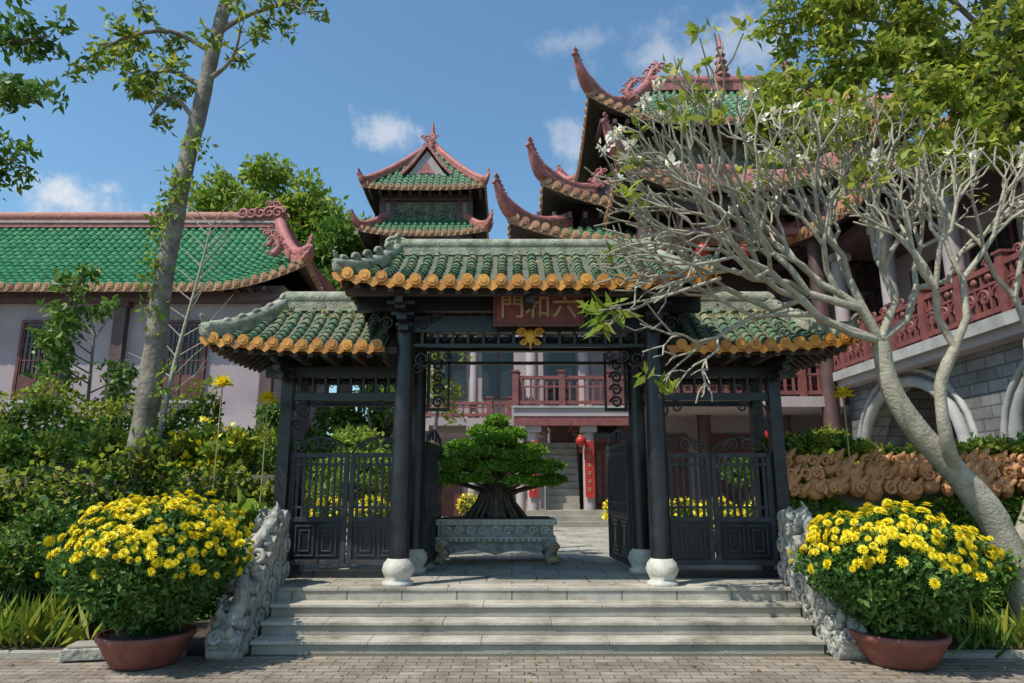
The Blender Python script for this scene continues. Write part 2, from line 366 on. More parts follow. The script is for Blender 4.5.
# ================================================================ GATE
gate=group('temple_gate',(.2,8.5,.5))
g=MB()
X1,X2=-1.28,1.69
for x in(X1,X2):
    for y in (8.05,9.25):
        g.tube([(x,y,.80),(x,y,2.3),(x,y,3.85)],[.118,.113,.105],'black',20)
        g.lathe((x,y,.51),[(.17,0),(.175,.05),(.13,.07),(.16,.12),(.185,.18),(.165,.25),(.13,.29),(.125,.30)],'white',20)
g.obj('main_pillars',gate)
g=MB()
for x in(-2.88,3.36):
    for y in (8.75,9.4):
        g.b(x-.075,x+.075,y-.075,y+.075,.5,3.3,'black'); g.b(x-.11,x+.11,y-.11,y+.11,.5,.66,'step')
for y in(8.05,9.25):
    g.b(X1+.08,X2-.08,y-.05,y+.05,3.42,3.62,'black'); g.b(X1-.6,X2+.6,y-.045,y+.045,3.68,3.86,'black')
    g.b(X1+.1,X2-.1,y-.03,y+.03,3.24,3.28,'black')
for x in(X1,X2,.2):
    g.b(x-.045,x+.045,7.45,9.6,3.64,3.72,'black')
for x in (X1+.0,X2-.0):
    g.b(x-.04,x+.04,8.1,9.2,3.35,3.5,'black')
    for q in range(3): g.b(x-.06,x+.06,7.55+.13*q,8.0,3.60-.10*q,3.66-.10*q,'black'); g.b(x-.16+.03*q,x+.16-.03*q,7.60+.13*q,7.66+.13*q,3.66-.10*q,3.70-.10*q,'black')
    for sg in(-1,1):
        g.curl((x+sg*.22,7.98,3.52),(sg,0,0),(0,0,1),.09,.018,'black',1.5); g.curl((x+sg*.36,7.98,3.58),(sg,0,0),(0,0,1),.06,.015,'black',1.5)
g.b(-1.9,2.3,7.5,7.58,3.74,3.84,'soff'); g.b(-1.9,2.3,9.42,9.5,3.74,3.84,'soff')
n=15
for i in range(n):
    x=X1+.2+(X2-X1-.4)*i/(n-1)
    g.b(x-.018,x+.018,8.02,8.08,3.28,3.42,'black')
    if i<n-1: g.curl((x+.09,8.05,3.35),(1,0,0),(0,0,1),.045,.009,'panel',1.3,5,9)
for (xa,xb) in((-2.88,X1),(X2,3.36)):
    for y in(8.75,9.4):
        g.b(xa-.3 if xa<0 else xa,xb if xa<0 else xb+.3,y-.05,y+.05,2.98,3.12,'black')
        g.b(xa,xb,y-.04,y+.04,2.68,2.78,'black')
        for i in range(9):
            x=xa+.15+(xb-xa-.3)*i/8; g.b(x-.015,x+.015,y-.03,y+.03,2.78,2.98,'black')
            if i<8 and y<9: g.curl((x+.08,y,2.88),(1,0,0),(0,0,1),.055,.01,'panel',1.3,5,9)
    for i in range(4):
        x=xa+.25+(xb-xa-.5)*i/3; g.b(x-.035,x+.035,8.0,9.65,3.13,3.2,'soff')
    xo=xa if xa<0 else xb
    g.b(xo-.04,xo+.04,8.1,9.6,3.12,3.2,'black')
    g.b(xa-.35 if xa<0 else xa,xb if xa<0 else xb+.35,8.02,8.1,3.16,3.24,'soff')
    sg=1 if xa<0 else -1; xm=xb if xa<0 else xa
    for (cx_,cz,rr) in((.22,2.55,.12),(.42,2.60,.08),(.16,2.36,.08)):
        g.curl((xm-sg*cx_,8.75,cz),(sg,0,0),(0,0,1),rr,.018,'black',1.6); g.curl((xo+sg*(cx_-.02),8.75,cz),(-sg,0,0),(0,0,1),rr*.9,.016,'black',1.6)
    for q in range(3): g.b(xo-.05,xo+.05,8.1+.12*q,8.7,3.10-.09*q,3.15-.09*q,'black')
    g.curl((xo-sg*.14,8.72,3.02),(sg,0,0),(0,0,1),.09,.018,'black',1.5)
for sg,xp in((1,X1),(-1,X2)):
    for j in range(3):
        g.curl((xp+sg*(.2+.16*j),8.05,3.16-(.02 if j else .06)),(sg,0,0),(0,0,-1),.10-.02*j,.018,'black',1.6,ph=.5)
    g.curl((xp+sg*.16,8.05,2.98),(sg,0,0),(0,0,1),.08,.018,'black',1.6)
    g.b(xp+sg*.12,xp+sg*.16,9.22,9.28,2.6,3.4,'panel')
    g.b(xp+sg*.16,xp+sg*.40,9.22,9.28,2.6,2.64,'panel')
    g.b(xp+sg*.40,xp+sg*.43,9.22,9.28,2.6,3.4,'panel')
    for j in range(4): g.curl((xp+sg*.27,9.25,2.72+.17*j),(sg,0,0),(0,0,1),.085,.02,'panel',1.5)
g.obj('beams_and_brackets',gate,bevel=.006)
def leafpanel(mb,p0,d,w,z0,zt):
    d=V(d).normalized(); nrm=V((-d.y,d.x,0))
    mb.xf=Matrix(((d.x,nrm.x,0,p0[0]),(d.y,nrm.y,0,p0[1]),(0,0,1,z0),(0,0,0,1)))
    h=zt-z0; T=.05; low=h*.42
    mb.b(0,.06,-T/2,T/2,0,h,'panel'); mb.b(w-.06,w,-T/2,T/2,0,h,'panel')
    for z in(0,low-.06,h-.06): mb.b(.06,w-.06,-T/2,T/2,z,z+.06,'panel')
    mb.b(.06,w-.06,-T/2+.005,T/2-.005,low+.10,low+.13,'panel'); mb.b(.06,w-.06,-T/2+.005,T/2-.005,h-.16,h-.13,'panel')
    n=max(4,int(w/.085))
    for i in range(n):
        x=.06+(w-.12)*(i+.5)/n; mb.b(x-.016,x+.016,-.016,.016,low,h-.06,'panel')
    mb.b(.06,w-.06,-.006,.006,.06,low-.06,'black')
    k=2 if w>.5 else 1
    for i in range(k):
        xa=.09+(w-.18)*i/k+.02; xb=.09+(w-.18)*(i+1)/k-.02
        for q in range(3):
            m_=q*.055; a,b=xa+m_,xb-m_; lo,hi=.10+m_,low-.10-m_
            if b-a<.05 or hi-lo<.05: break
            for (x0,x1,z_0,z_1) in((a,b,lo,lo+.018),(a,b,hi-.018,hi),(a,a+.018,lo+.018,hi-.018),(b-.018,b,lo+.018,hi-.018)):
                mb.b(x0,x1,-T/2+.004,T/2-.004,z_0,z_1,'panel')
    c=w/2
    for sg in(-1,1):
        mb.curl((c+sg*w*.12,0,h+.10),(sg,0,0),(0,0,1),.085,.016,'panel',1.5)
        mb.curl((c+sg*w*.32,0,h+.07),(sg,0,0),(0,0,1),.065,.014,'panel',1.5)
        mb.tube([(c,0,h+.2),(c+sg*w*.2,0,h+.17),(c+sg*w*.4,0,h+.10),(c+sg*w*.48,0,h+.0)],.015,'panel',6)
    mb.xf=None
g=MB()
for (xa,xb) in((-2.80,-1.30),(1.74,3.28)):
    w=(xb-xa)/2-.01
    for i in range(2): leafpanel(g,(xa+i*(w+.02),8.78),(1,0,0),w,.66,2.02)
    g.b(xa,xb,8.72,8.84,.51,.60,'black')
g.obj('side_fence_panels',gate,bevel=.003)
g=MB()
leafpanel(g,(X1+.12,9.35),(.06,1,0),1.25,.58,2.2); leafpanel(g,(X2-.12,9.35),(-.08,1,0),1.25,.58,2.2)
g.obj('open_doors',gate,bevel=.003)
g=MB()
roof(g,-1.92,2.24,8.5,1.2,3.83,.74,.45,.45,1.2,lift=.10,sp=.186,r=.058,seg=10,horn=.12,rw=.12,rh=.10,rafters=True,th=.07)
for sx,x in((-1,-1.47),(1,1.79)):
    for j in range(4): g.curl((x-sx*.11*j+sx*.08,8.45,4.71-.012*j),(sx,0,0),(0,0,1),.09-.012*j,.028,'crest',1.5)
    for j in range(6):
        q=j/5; g.curl((x+sx*.42*q,8.45-1.1*q,4.76-.68*q**.75),(sx*.5,-.7,0),(0,0,1),.075,.028,'crest',1.4)
g.obj('main_roof',gate)
for (xa,xb,il,ir) in((-3.6,-1.5,.6,0),(1.9,4.0,0,.6)):
    g=MB(); roof(g,xa,xb,8.8,.92,3.22,.68,il,ir,.92,lift=.10,sp=.175,r=.055,seg=8,horn=.12,rw=.14,rh=.12,rafters=True,th=.07)
    sx=-1 if il else 1; x=-3.0 if il else 3.4
    for j in range(9): g.curl((x-sx*.13*j,8.75,4.02),(sx,0,0),(0,0,1),.075,.028,'crest',1.4,ph=j)
    for j in range(6):
        q=j/5; g.curl((x+sx*.55*q,8.75-.85*q,4.02-.60*q**.75),(sx*.5,-.7,0),(0,0,1),.085,.032,'crest',1.4)
    xc=-1.56 if il else 1.94
    g.b(xc-.03,xc+.03,8.2,9.4,3.1,3.85,'soff')
    g.obj('side_roof',gate)
q=np.vstack([ell((-2.3,8.4,3.75),(.9,.4,.1),120,.2),ell((.2,7.9,4.3),(1.8,.4,.12),90,.2),ell((3.0,8.4,3.75),(.8,.4,.1),140,.2)]); leaves('roof_leaf_litter',gate,q[q[:,2]>3.7],.05,'dry',.5)
# sign
sg_=group('name_board',(.3,7.85,3.6)); g=MB()
R=Matrix.Rotation(math.radians(8),3,'X')
c=V((.31,7.80,3.66)); g.box(c,(1.0,.05,.40),'sign',R)
for dz in(-.2,.2): g.box(c+R@V((0,-.01,dz)),(1.06,.075,.035),'redwood',R)
for dx in(-.515,.515): g.box(c+R@V((dx,-.01,0)),(.03,.07,.38),'redwood',R)
g.obj('board',sg_,bevel=.004)
cu=bpy.data.curves.new('lettering','FONT'); cu.body='門和六'; cu.size=.30; cu.align_x='CENTER'; cu.align_y='CENTER'; cu.extrude=.008; cu.offset=.003; cu.space_character=1.05
o=bpy.data.objects.new('lettering',cu); cu.materials.append(M['dullgold']); sc.collection.objects.link(o); o.parent=sg_
o.location=c+R@V((0,-.034,0))-V(sg_.location); o.rotation_euler=(math.radians(98),0,0)
gp=group('gilded_hanging_ornament',(.22,7.98,3.37)); g=MB()
g.ball((.22,7.97,3.36),(.07,.04,.09),'yellow')
for s in(-1,1):
    g.curl((.22+s*.10,7.96,3.40),(s,0,0),(0,0,1),.06,.02,'yellow',1.5); g.curl((.22+s*.08,7.96,3.29),(s,0,0),(0,0,-1),.04,.015,'yellow',1.5)
g.tube([(.22,7.97,3.28),(.22,7.97,3.2)],[.02,.005],'yellow',6); g.obj('ornament',gp)
# ================================================================ BONSAI
cx,cy,z0=-.24,10.65,.515
gp=group('stone_planter',(cx,cy,.5)); g=MB()
g.b(cx-.84,cx+.84,cy-.40,cy+.40,z0+.37,z0+.54,'carve'); g.b(cx-.89,cx+.89,cy-.45,cy+.45,z0+.54,z0+.62,'white'); g.b(cx-.88,cx+.88,cy-.44,cy+.44,z0+.31,z0+.37,'white')
for i in range(9):
    g.curl((cx-.72+.18*i,cy-.41,z0+.46),(1,0,0),(0,0,1),.065,.018,'white',1.5); g.curl((cx-.64+.16*i,cy-.35,z0+.23),(1,0,0),(0,0,1),.05,.014,'carve',1.5)
for i in range(22): g.ball((cx-.86+.082*i,cy-.455,z0+.58),(.026,.02,.026),'white',6); g.ball((cx-.84+.08*i,cy-.445,z0+.335),(.024,.02,.02),'carve',6)
g.b(cx-.75,cx+.75,cy-.34,cy+.34,z0+.18,z0+.31,'carve')
g.poly([(cx-.75,cy-.36,z0+.31),(cx+.75,cy-.36,z0+.31),(cx+.65,cy-.36,z0+.14),(cx+.3,cy-.36,z0+.19),(cx,cy-.36,z0+.12),(cx-.3,cy-.36,z0+.19),(cx-.65,cy-.36,z0+.14)],(0,.02,0),'carve')
for sx in(-1,1):
    for sy in(-1,1):
        g.tube([(cx+sx*.74,cy+sy*.34,z0+.32),(cx+sx*.84,cy+sy*.40,z0+.22),(cx+sx*.76,cy+sy*.36,z0+.10),(cx+sx*.84,cy+sy*.40,z0+.03)],[.12,.10,.07,.09],'carve',10)
        g.ball((cx+sx*.84,cy+sy*.4,z0+.06),(.11,.09,.06),'dullgold'); g.curl((cx+sx*.82,cy+sy*.4-.09,z0+.22),(sx,0,0),(0,0,1),.07,.02,'dullgold',1.5)
g.b(cx-.81,cx+.81,cy-.38,cy+.38,z0+.60,z0+.635,'soil')
g.obj('planter_body',gp,bevel=.01)
gp=group('bonsai_tree',(cx,cy,1.1)); g=MB()
for i in range(30):
    a=2*math.pi*i/30+random.uniform(-.1,.1); r0=random.uniform(.28,.46); 
    b=V((cx+math.cos(a)*r0*1.1,cy+math.sin(a)*r0*.7,1.12)); t=V((cx+math.cos(a)*.14,cy+math.sin(a)*.12,1.66))
    g.tube([b,b.lerp(t,.4)+V((-math.cos(a)*.05,0,.02)),b.lerp(t,.75),t],[.035,.028,.03,.03],'root',6)
g.tube([(cx,cy,1.2),(cx+.03,cy,1.6),(cx-.05,cy,1.9),(cx,cy,2.4)],[.24,.16,.10,.04],'root',9)
pads=[(0,0,2.58,.20,.12),(-.2,-.05,2.42,.25,.11),(.22,-.05,2.38,.26,.11),(0,-.25,2.28,.34,.11),(-.48,0,2.20,.30,.11),(.48,0,2.14,.32,.11),(0,.2,2.2,.4,.16),
(-.24,-.40,2.08,.36,.11),(.32,-.40,2.02,.36,.11),(-.74,-.05,1.95,.30,.10),(.76,-.05,1.90,.30,.10),(-.52,-.32,1.90,.34,.11),(.56,-.34,1.84,.34,.11),(0,-.52,1.86,.34,.10),(.2,.3,1.9,.5,.16),(-.4,.3,1.9,.45,.16),
(-.88,0,1.74,.20,.08),(.88,0,1.70,.20,.08),(-.30,-.55,1.70,.28,.08),(.36,-.55,1.67,.28,.08),(-.66,-.2,1.70,.28,.08),(.70,-.2,1.66,.26,.08)]
P=[]
for (dx,dy,z,r,h) in pads:
    q=ell((cx+dx,cy+dy,z),(r,r*.8,h),1600,.6); q=q[q[:,2]>z-h*.5]; P.append(q)
    g.tube([(cx,cy,z-.25),(cx+dx*.5,cy+dy*.5,z-.12),(cx+dx,cy+dy,z-.04)],[.04,.03,.015],'root',5)
g.obj('trunk_and_roots',gp)
leaves('foliage',gp,np.vstack(P),.05,'lf_bonsai',.55,bias=(0,-.4,.8))
# ================================================================ CHRYSANTHEMUMS
def chrys(x,y,rx,ztop,phs):
    gp=group('potted_chrysanthemum',(x,y,0)); g=MB()
    prof=[(.27,.0),(.29,.02),(.35,.12),(.39,.20),(.42,.235),(.42,.275),(.39,.28),(.37,.25),(.0,.24)]
    g.lathe((x,y,.012),prof,'terra',36); g.lathe((x,y,.245),[(.37,0),(.3,.02),(.05,.03)],'soil',20)
    for i in range(40):
        a=random.uniform(0,6.28); q=random.uniform(.2,.8)
        g.tube([(x+math.cos(a)*.1,y+math.sin(a)*.1,.25),(x+math.cos(a)*rx*.5*q,y+math.sin(a)*rx*.5*q,.6),(x+math.cos(a)*rx*q,y+math.sin(a)*rx*q,1.0)],.008,'lf_chry',4,False)
    g.obj('pot',gp)
    zc=.86; rz=ztop-zc
    lumpf=lambda d:1+.07*np.sin(d[...,0]*7+d[...,2]*5+phs)+.06*np.sin(d[...,1]*9+2*phs+d[...,2]*6)
    n=15000; d=unit(rng.normal(size=(n,3))); 
    rad=(.62+.38*rng.random(n)**.6)
    lump=lumpf(d)
    taper=np.where(d[:,2]<0,1-.42*np.abs(d[:,2])**1.3,1.0)
    pts=np.stack([x+d[:,0]*rx*rad*lump*taper,y+d[:,1]*rx*rad*lump*taper,zc+np.where(d[:,2]>0,d[:,2]*rz,d[:,2]*.60)*rad*lump],1)
    leaves('leaves',gp,pts,.062,'lf_chry',.5,bias=(0,-.2,.3))
    F=[]; 
    tries=0
    while len(F)<400 and tries<14000:
        tries+=1; v=rng.normal(size=3); v/=np.linalg.norm(v)
        if v[2]<-.05 or (v[2]<.25 and random.random()<.8): continue
        if math.sin(v[0]*6+phs*3)*math.sin(v[1]*5+v[2]*4+phs)>.45 and random.random()<.7: continue
        k=random.uniform(.95,1.12)*float(lumpf(v)); c=np.array([x+v[0]*rx*k,y+v[1]*rx*k,zc+v[2]*rz*k])
        if any(np.linalg.norm(c-f[0])<.052 for f in F): continue
        F.append((c,v))
    B=[];D=[];S=[];L=[];W=[]
    for c,v in F:
        a=unit((v*np.array([.8,.8,1])+rng.normal(size=3)*.28)[None])[0]
        u=np.cross(a,[.3,.2,.9]); u/=np.linalg.norm(u); w=np.cross(a,u); s=random.uniform(.030,.062)
        for (cnt,be,ls) in((14,-.05,1.0),(12,.45,.85),(8,.9,.65),(5,1.3,.5)):
            for i in range(cnt):
                ph=2*math.pi*(i+random.random()*.5)/cnt; dd=(math.cos(ph)*u+math.sin(ph)*w)*math.cos(be)+a*math.sin(be)
                B.append(c);D.append(dd);S.append(np.cross(a,dd)/max(1e-6,np.linalg.norm(np.cross(a,dd)))) ;L.append(s*ls);W.append(s*.45)
    quads('flowers',gp,np.array(B),np.array(D),np.array(S),np.array(L),np.array(W),'petal',.1)
chrys(-3.38,6.75,.78,1.46,.4); chrys(3.58,6.75,.78,1.37,2.1)
gp=MB(); gp.box((-4.0,6.95,.07),(.42,.3,.10),'carve',Matrix.Rotation(.2,3,'Z')); gp.box((-4.0,6.95,.135),(.34,.22,.03),'step',Matrix.Rotation(.2,3,'Z')); gp.obj('stone_marker_slab',bevel=.01)
# ================================================================ WALLS + HEDGES
def wallleaves(name,gp,x0,x1,y,z0,z1,n,size,m,thick=.25,w=.7,topvar=.15):
    xs=rng.uniform(x0,x1,n); top=z1+topvar*np.sin(xs*2.3)+topvar*.6*np.sin(xs*5.1+1)
    zs=z0+(top-z0)*rng.random(n); ys=y-thick*(.3+.7*rng.random(n)*(.5+.5*np.sin(xs*3.1+zs*2.2)*np.sin(zs*4-xs)))
    return leaves(name,gp,np.stack([xs,ys,zs],1),size,m,w,bias=(0,-.7,.3))
gp=group('ivy_covered_wall',(-8,9.1,0)); g=MB(); g.b(-20,-2.98,9.0,9.35,0,1.75,'rock'); g.obj('wall',gp)
wallleaves('ivy',gp,-12,-2.95,8.98,.0,1.85,22000,.08,'lf_ivy',.3); wallleaves('dark_ivy',gp,-12,-2.95,8.9,0,1.6,5000,.09,'lf_dark',.4); wallleaves('young_ivy',gp,-12,-2.95,8.86,.9,1.95,2600,.08,'lf_yel',.3)
wallleaves('dry_ivy',gp,-12,-2.95,8.84,.5,1.9,350,.09,'dry',.25)
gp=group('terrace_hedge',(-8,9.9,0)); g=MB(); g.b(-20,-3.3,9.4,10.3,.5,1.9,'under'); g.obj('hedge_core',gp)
q=np.vstack([cloud((x,9.75,2.0),(.7,.5,.38),7,.28,2200,.5) for x in np.arange(-11.5,-3.2,.75)])
leaves('hedge_leaves',gp,q,.085,'lf_mid',.6,bias=(0,-.3,.5))
q=np.vstack([cloud((x,9.55,2.25),(.7,.4,.25),5,.2,420,.3) for x in np.arange(-11.5,-3.2,.75)]); leaves('new_growth',gp,q,.085,'lf_yel',.5,bias=(0,-.3,.5))
gp=group('yellow_allamanda_bush',(-4.1,9.5,1.5)); g=MB()
for i in range(7): g.tube([(-4.1,9.5,.5),(-4.1+random.uniform(-.5,.5),9.4,1.9+random.uniform(0,.4))],[.02,.006],'bark',5)
g.obj('stems',gp); leaves('leaves',gp,cloud((-4.1,9.35,2.05),(.6,.25,.4),8,.2,2200,.3),.09,'lf_lime',.45); leaves('blossoms',gp,cloud((-4.1,9.2,2.15),(.65,.2,.4),20,.12,120,.3),.08,'petal',.8)
gp=group('upper_stone_wall',(-10,11.2,0)); g=MB()
g.b(-22,-4.6,11.0,11.4,.5,2.45,'rock')
for i in range(120):
    x=random.uniform(-14,-5); z=random.uniform(1.7,2.45); g.ball((x,10.98,z),(random.uniform(.1,.2),.08,random.uniform(.07,.13)),'rock',8)
g.obj('stones',gp); wallleaves('vines',gp,-14,-4.6,10.95,2.3,2.75,8000,.08,'lf_mid',.35); wallleaves('creepers',gp,-14,-4.6,10.9,2.55,3.05,4000,.07,'lf_yel',.25)
gp=group('vine_covered_wall',(7,9.1,0)); g=MB(); g.b(3.5,20,9.0,9.35,0,1.72,'rock')
g.obj('wall',gp)
wallleaves('vine',gp,3.5,11,8.98,.2,1.5,16000,.06,'lf_lime',.2); wallleaves('dark_vine',gp,3.5,11,9.02,.0,1.45,6000,.08,'lf_mid',.3)
gp=group('orange_ceramic_coping',(6,9.1,1.6)); g=MB()
x=3.5
while x<9:
    s=random.uniform(.07,.14)
    for (dy,zz,k) in((-.16,1.58,1),(-.1,1.76,.95),(0,1.92,.75)):
        xx=x+random.uniform(-.06,.06); zc_=zz+random.uniform(-.04,.04)
        g.ball((xx,8.95+dy,zc_),(s*k*random.uniform(.8,1.3),s*.9,s*k*random.uniform(.7,1.3)),'orange',8)
        g.tube([(xx,8.9+dy,zc_),(xx+s*.5,8.84+dy,zc_+s*.7),(xx+s*1.0,8.88+dy,zc_+s*1.1)],[.05,.035,.01],'orange',6)
        if random.random()<.5: g.curl((x,8.85+dy,zz),(1,0,0),(0,0,1),.08,.03,'orange',1.4,ph=x*3)
    x+=s*1.5
g.obj('ceramic_rocks',gp)
gp=group('hanging_vine',(6,9.1,2)); q=np.vstack([cloud((x,9.18,2.05+.12*math.sin(x*2)),(.4,.2,.1),5,.16,900,.3) for x in np.arange(3.6,10,.5)]); leaves('leaves',gp,q,.075,'lf_mid',.55,bias=(0,-.4,.1))
q=np.vstack([cloud((x,9.0,2.1),(.5,.2,.15),4,.12,300,.3) for x in np.arange(3.8,9,.6)]); leaves('young_leaves',gp,q,.075,'lf_yel',.5)
q=np.vstack([ell((x,8.78,1.75),(.08,.05,.25),22,.2) for x in np.arange(3.7,9,.42)]); leaves('trailing_leaves',gp,q,.06,'lf_lime',.5)
def shrub(name,c,r,n,size,m,w=.5,k=9,cr=None,bias=(0,-.2,.5)):
    gp=group(name,c); g=MB(); 
    for i in range(9):
        a=random.uniform(0,6.28); g.tube([(c[0],c[1],0.02 if c[1]<9 else .5),(c[0]+math.cos(a)*r[0]*.4,c[1]+math.sin(a)*r[1]*.4,c[2])],[.02,.006],'bark',5)
    g.obj('stems',gp); leaves('leaves',gp,cloud(c,r,k,cr or min(r)*.55,n,.3,.9),size,m,w,bias)
shrub('dark_shrub',(-4.7,8.1,.65),(.7,.5,.5),8000,.07,'lf_dark')
shrub('garden_shrub',(-5.7,8.0,.7),(.8,.5,.55),8000,.08,'lf_ivy')
shrub('garden_shrub',(-2.95,8.3,.8),(.25,.4,.6),3500,.07,'lf_mid')
shrub('garden_shrub',(-6.8,8.2,.7),(.8,.5,.6),6000,.08,'lf_dark')
shrub('garden_shrub',(4.9,7.9,.45),(.7,.5,.42),7000,.07,'lf_mid')
shrub('dark_shrub',(6.2,7.9,.7),(.8,.5,.6),7000,.08,'lf_mid')
shrub('garden_shrub',(3.75,8.3,.6),(.3,.4,.5),3500,.07,'lf_mid')
def blades(name,c,n,L,m,sp=.5,w=.05):
    gp=group(name,c); B=np.array(c)+rng.normal(size=(n,3))*np.array([sp,sp*.4,.02]); d=unit(rng.normal(size=(n,3))*np.array([.5,.5,.15])+np.array([0,0,1.0])); s=unit(np.cross(d,rng.normal(size=(n,3))))
    quads('blades',gp,B,d,s,L*(.6+.6*rng.random(n)),np.full(n,w),m,.3)
blades('spider_lily_plant',(-4.9,7.35,.05),150,.5,'lf_yel',.3,.05)
blades('spider_lily_plant',(-5.5,7.4,.05),150,.5,'lf_mid',.35,.05)
blades('grass_clump',(4.7,7.35,.03),200,.35,'lf_mid',.4,.03)
blades('spider_lily_plant',(5.4,7.3,.03),120,.45,'lf_yel',.35,.05)
gp=group('broad_leaf_plant',(-2.95,7.9,.9)); q=ell((-3.0,7.85,1.3),(.22,.15,.18),34,.3); leaves('leaves',gp,q,.2,'lf_lime',.75,bias=(0,-.3,.2))
g=MB()
for i in range(6): g.tube([(-3.0,7.9,.05),(-3.0+random.uniform(-.15,.15),7.85,1.2)],.012,'lf_mid',5)
g.obj('stems',gp)
# ================================================================ TREES
def limb(mb,pts,r0,r1,m,n=8):
    pts=[V(p) for p in pts]; out=[];K=4
    for i in range(len(pts)-1):
        p0=pts[max(0,i-1)];p1=pts[i];p2=pts[i+1];p3=pts[min(len(pts)-1,i+2)]
        for j in range(K):
            t=j/K; out.append(.5*((2*p1)+(p2-p0)*t+(2*p0-5*p1+4*p2-p3)*t*t+(3*p1-p0-3*p2+p3)*t**3))
    out.append(pts[-1]); N_=len(out)
    mb.tube(out,[(r0+(r1-r0)*i/(N_-1))*random.uniform(.93,1.07) for i in range(N_)],m,n); return out
def sprig(parts,tips,L,k,mb,m,r=.012,up=.2,yv=1):
    for t in tips:
        for _ in range(k):
            d=V((random.gauss(0,1),random.gauss(0,yv),random.gauss(up,.7))).normalized(); e=V(t)+d*L*random.uniform(.5,1.1)
            mb.tube([t,V(t).lerp(e,.5)+Z*.03,e],[r,r*.7,r*.3],m,4,False); parts.append(e); parts.append(V(t).lerp(e,.6))
gp=group('tall_slender_tree',(-4.87,9,0)); g=MB()
tr=limb(g,[(-4.86,9,0),(-4.90,9,.7),(-4.88,9,1.4),(-4.84,9,2.3),(-4.80,9,3.2),(-4.80,9,4.2),(-4.74,9,5.1),(-4.66,9,6.0),(-4.53,9,7.0),(-4.42,9,8.0),(-4.28,9,9.0),(-4.1,9.1,11)],.19,.075,'bark',14)
tips=[]
brs=[[(-4.45,9,7.9),(-5.0,8.8,8.1),(-5.6,8.7,7.9),(-6.0,8.6,7.5)],[(-4.5,9,7.3),(-5.1,9,7.6),(-5.6,8.9,7.2)],[(-4.3,9,8.8),(-4.9,8.8,9.2),(-5.4,8.6,9.0)],
[(-4.5,9,7.4),(-4.1,8.9,7.7),(-3.95,8.8,8.2)],[(-4.3,9,8.8),(-3.7,8.8,9.1),(-3.1,8.7,8.9)],[(-4.4,9,8.2),(-4.0,9,8.5),(-3.3,8.8,8.55),(-3.0,8.7,8.3)],[(-4.2,9,9.4),(-4.8,9,10),(-5.3,9,10.2)],[(-4.6,9,6.8),(-4.9,8.9,7.1),(-5.2,8.9,6.8)]]
for b in brs: o_=limb(g,b,.045,.012,'bark',6); tips+=o_[5::2]
E=[];sprig(E,tips,.5,3,g,'bark',.01)
g.obj('trunk_and_branches',gp)
keep=[e for e in E if not(e.x>-4.0 and random.random()<.55)]
q=np.vstack([ell(tuple(e),(.17,.17,.12),15,.2) for e in keep]); leaves('crown_leaves',gp,q,.13,'lf_yel',.42,bias=(0,0,-.3))
q=np.vstack([ell(tuple(e),(.2,.2,.14),10,.2) for e in keep]); leaves('crown_leaves_dark',gp,q,.12,'lf_mid',.42,bias=(0,0,-.3))
q=[]
for z,nn in((2.2,60),(3.0,60),(3.9,70),(4.5,110),(5.2,160),(5.7,120),(6.3,60)):
    i=min(range(len(tr)),key=lambda i:abs(tr[i].z-z)); q.append(ell((tr[i].x+random.uniform(-.1,.2),8.9,z),(.24,.2,.4),nn,.2))
leaves('climbing_epiphytes',gp,np.vstack(q),.10,'lf_lime',.5)
gp=group('broadleaf_tree',(-8.6,8.6,0)); g=MB(); limb(g,[(-8.6,8.6,0),(-8.5,8.6,3),(-8.3,8.5,6),(-8.2,8.4,8.5)],.22,.1,'bark',10)
tips=[]
for b in ([(-8.3,8.5,5.6),(-7.4,8.3,5.9),(-6.4,8.1,5.7)],[(-8.3,8.5,6),(-7.2,8.3,6.7),(-6.2,8.1,6.6)],[(-8.3,8.5,6.5),(-7.3,8.3,7.4),(-6.2,8.1,7.5)],[(-8.2,8.4,7.5),(-7.4,8.3,8.4),(-6.5,8,8.6)],[(-8.2,8.4,5),(-7.6,8.2,5.2),(-6.8,8.1,5.0)]):
    o_=limb(g,b,.06,.012,'bark',6); tips+=o_[3:]
E=[];sprig(E,tips,.4,3,g,'bark',.009); g.obj('trunk_and_branches',gp)
q=np.vstack([ell(tuple(e),(.2,.2,.14),17,.2) for e in E]); leaves('crown_leaves',gp,q,.14,'lf_mid',.42,bias=(0,0,-.3))
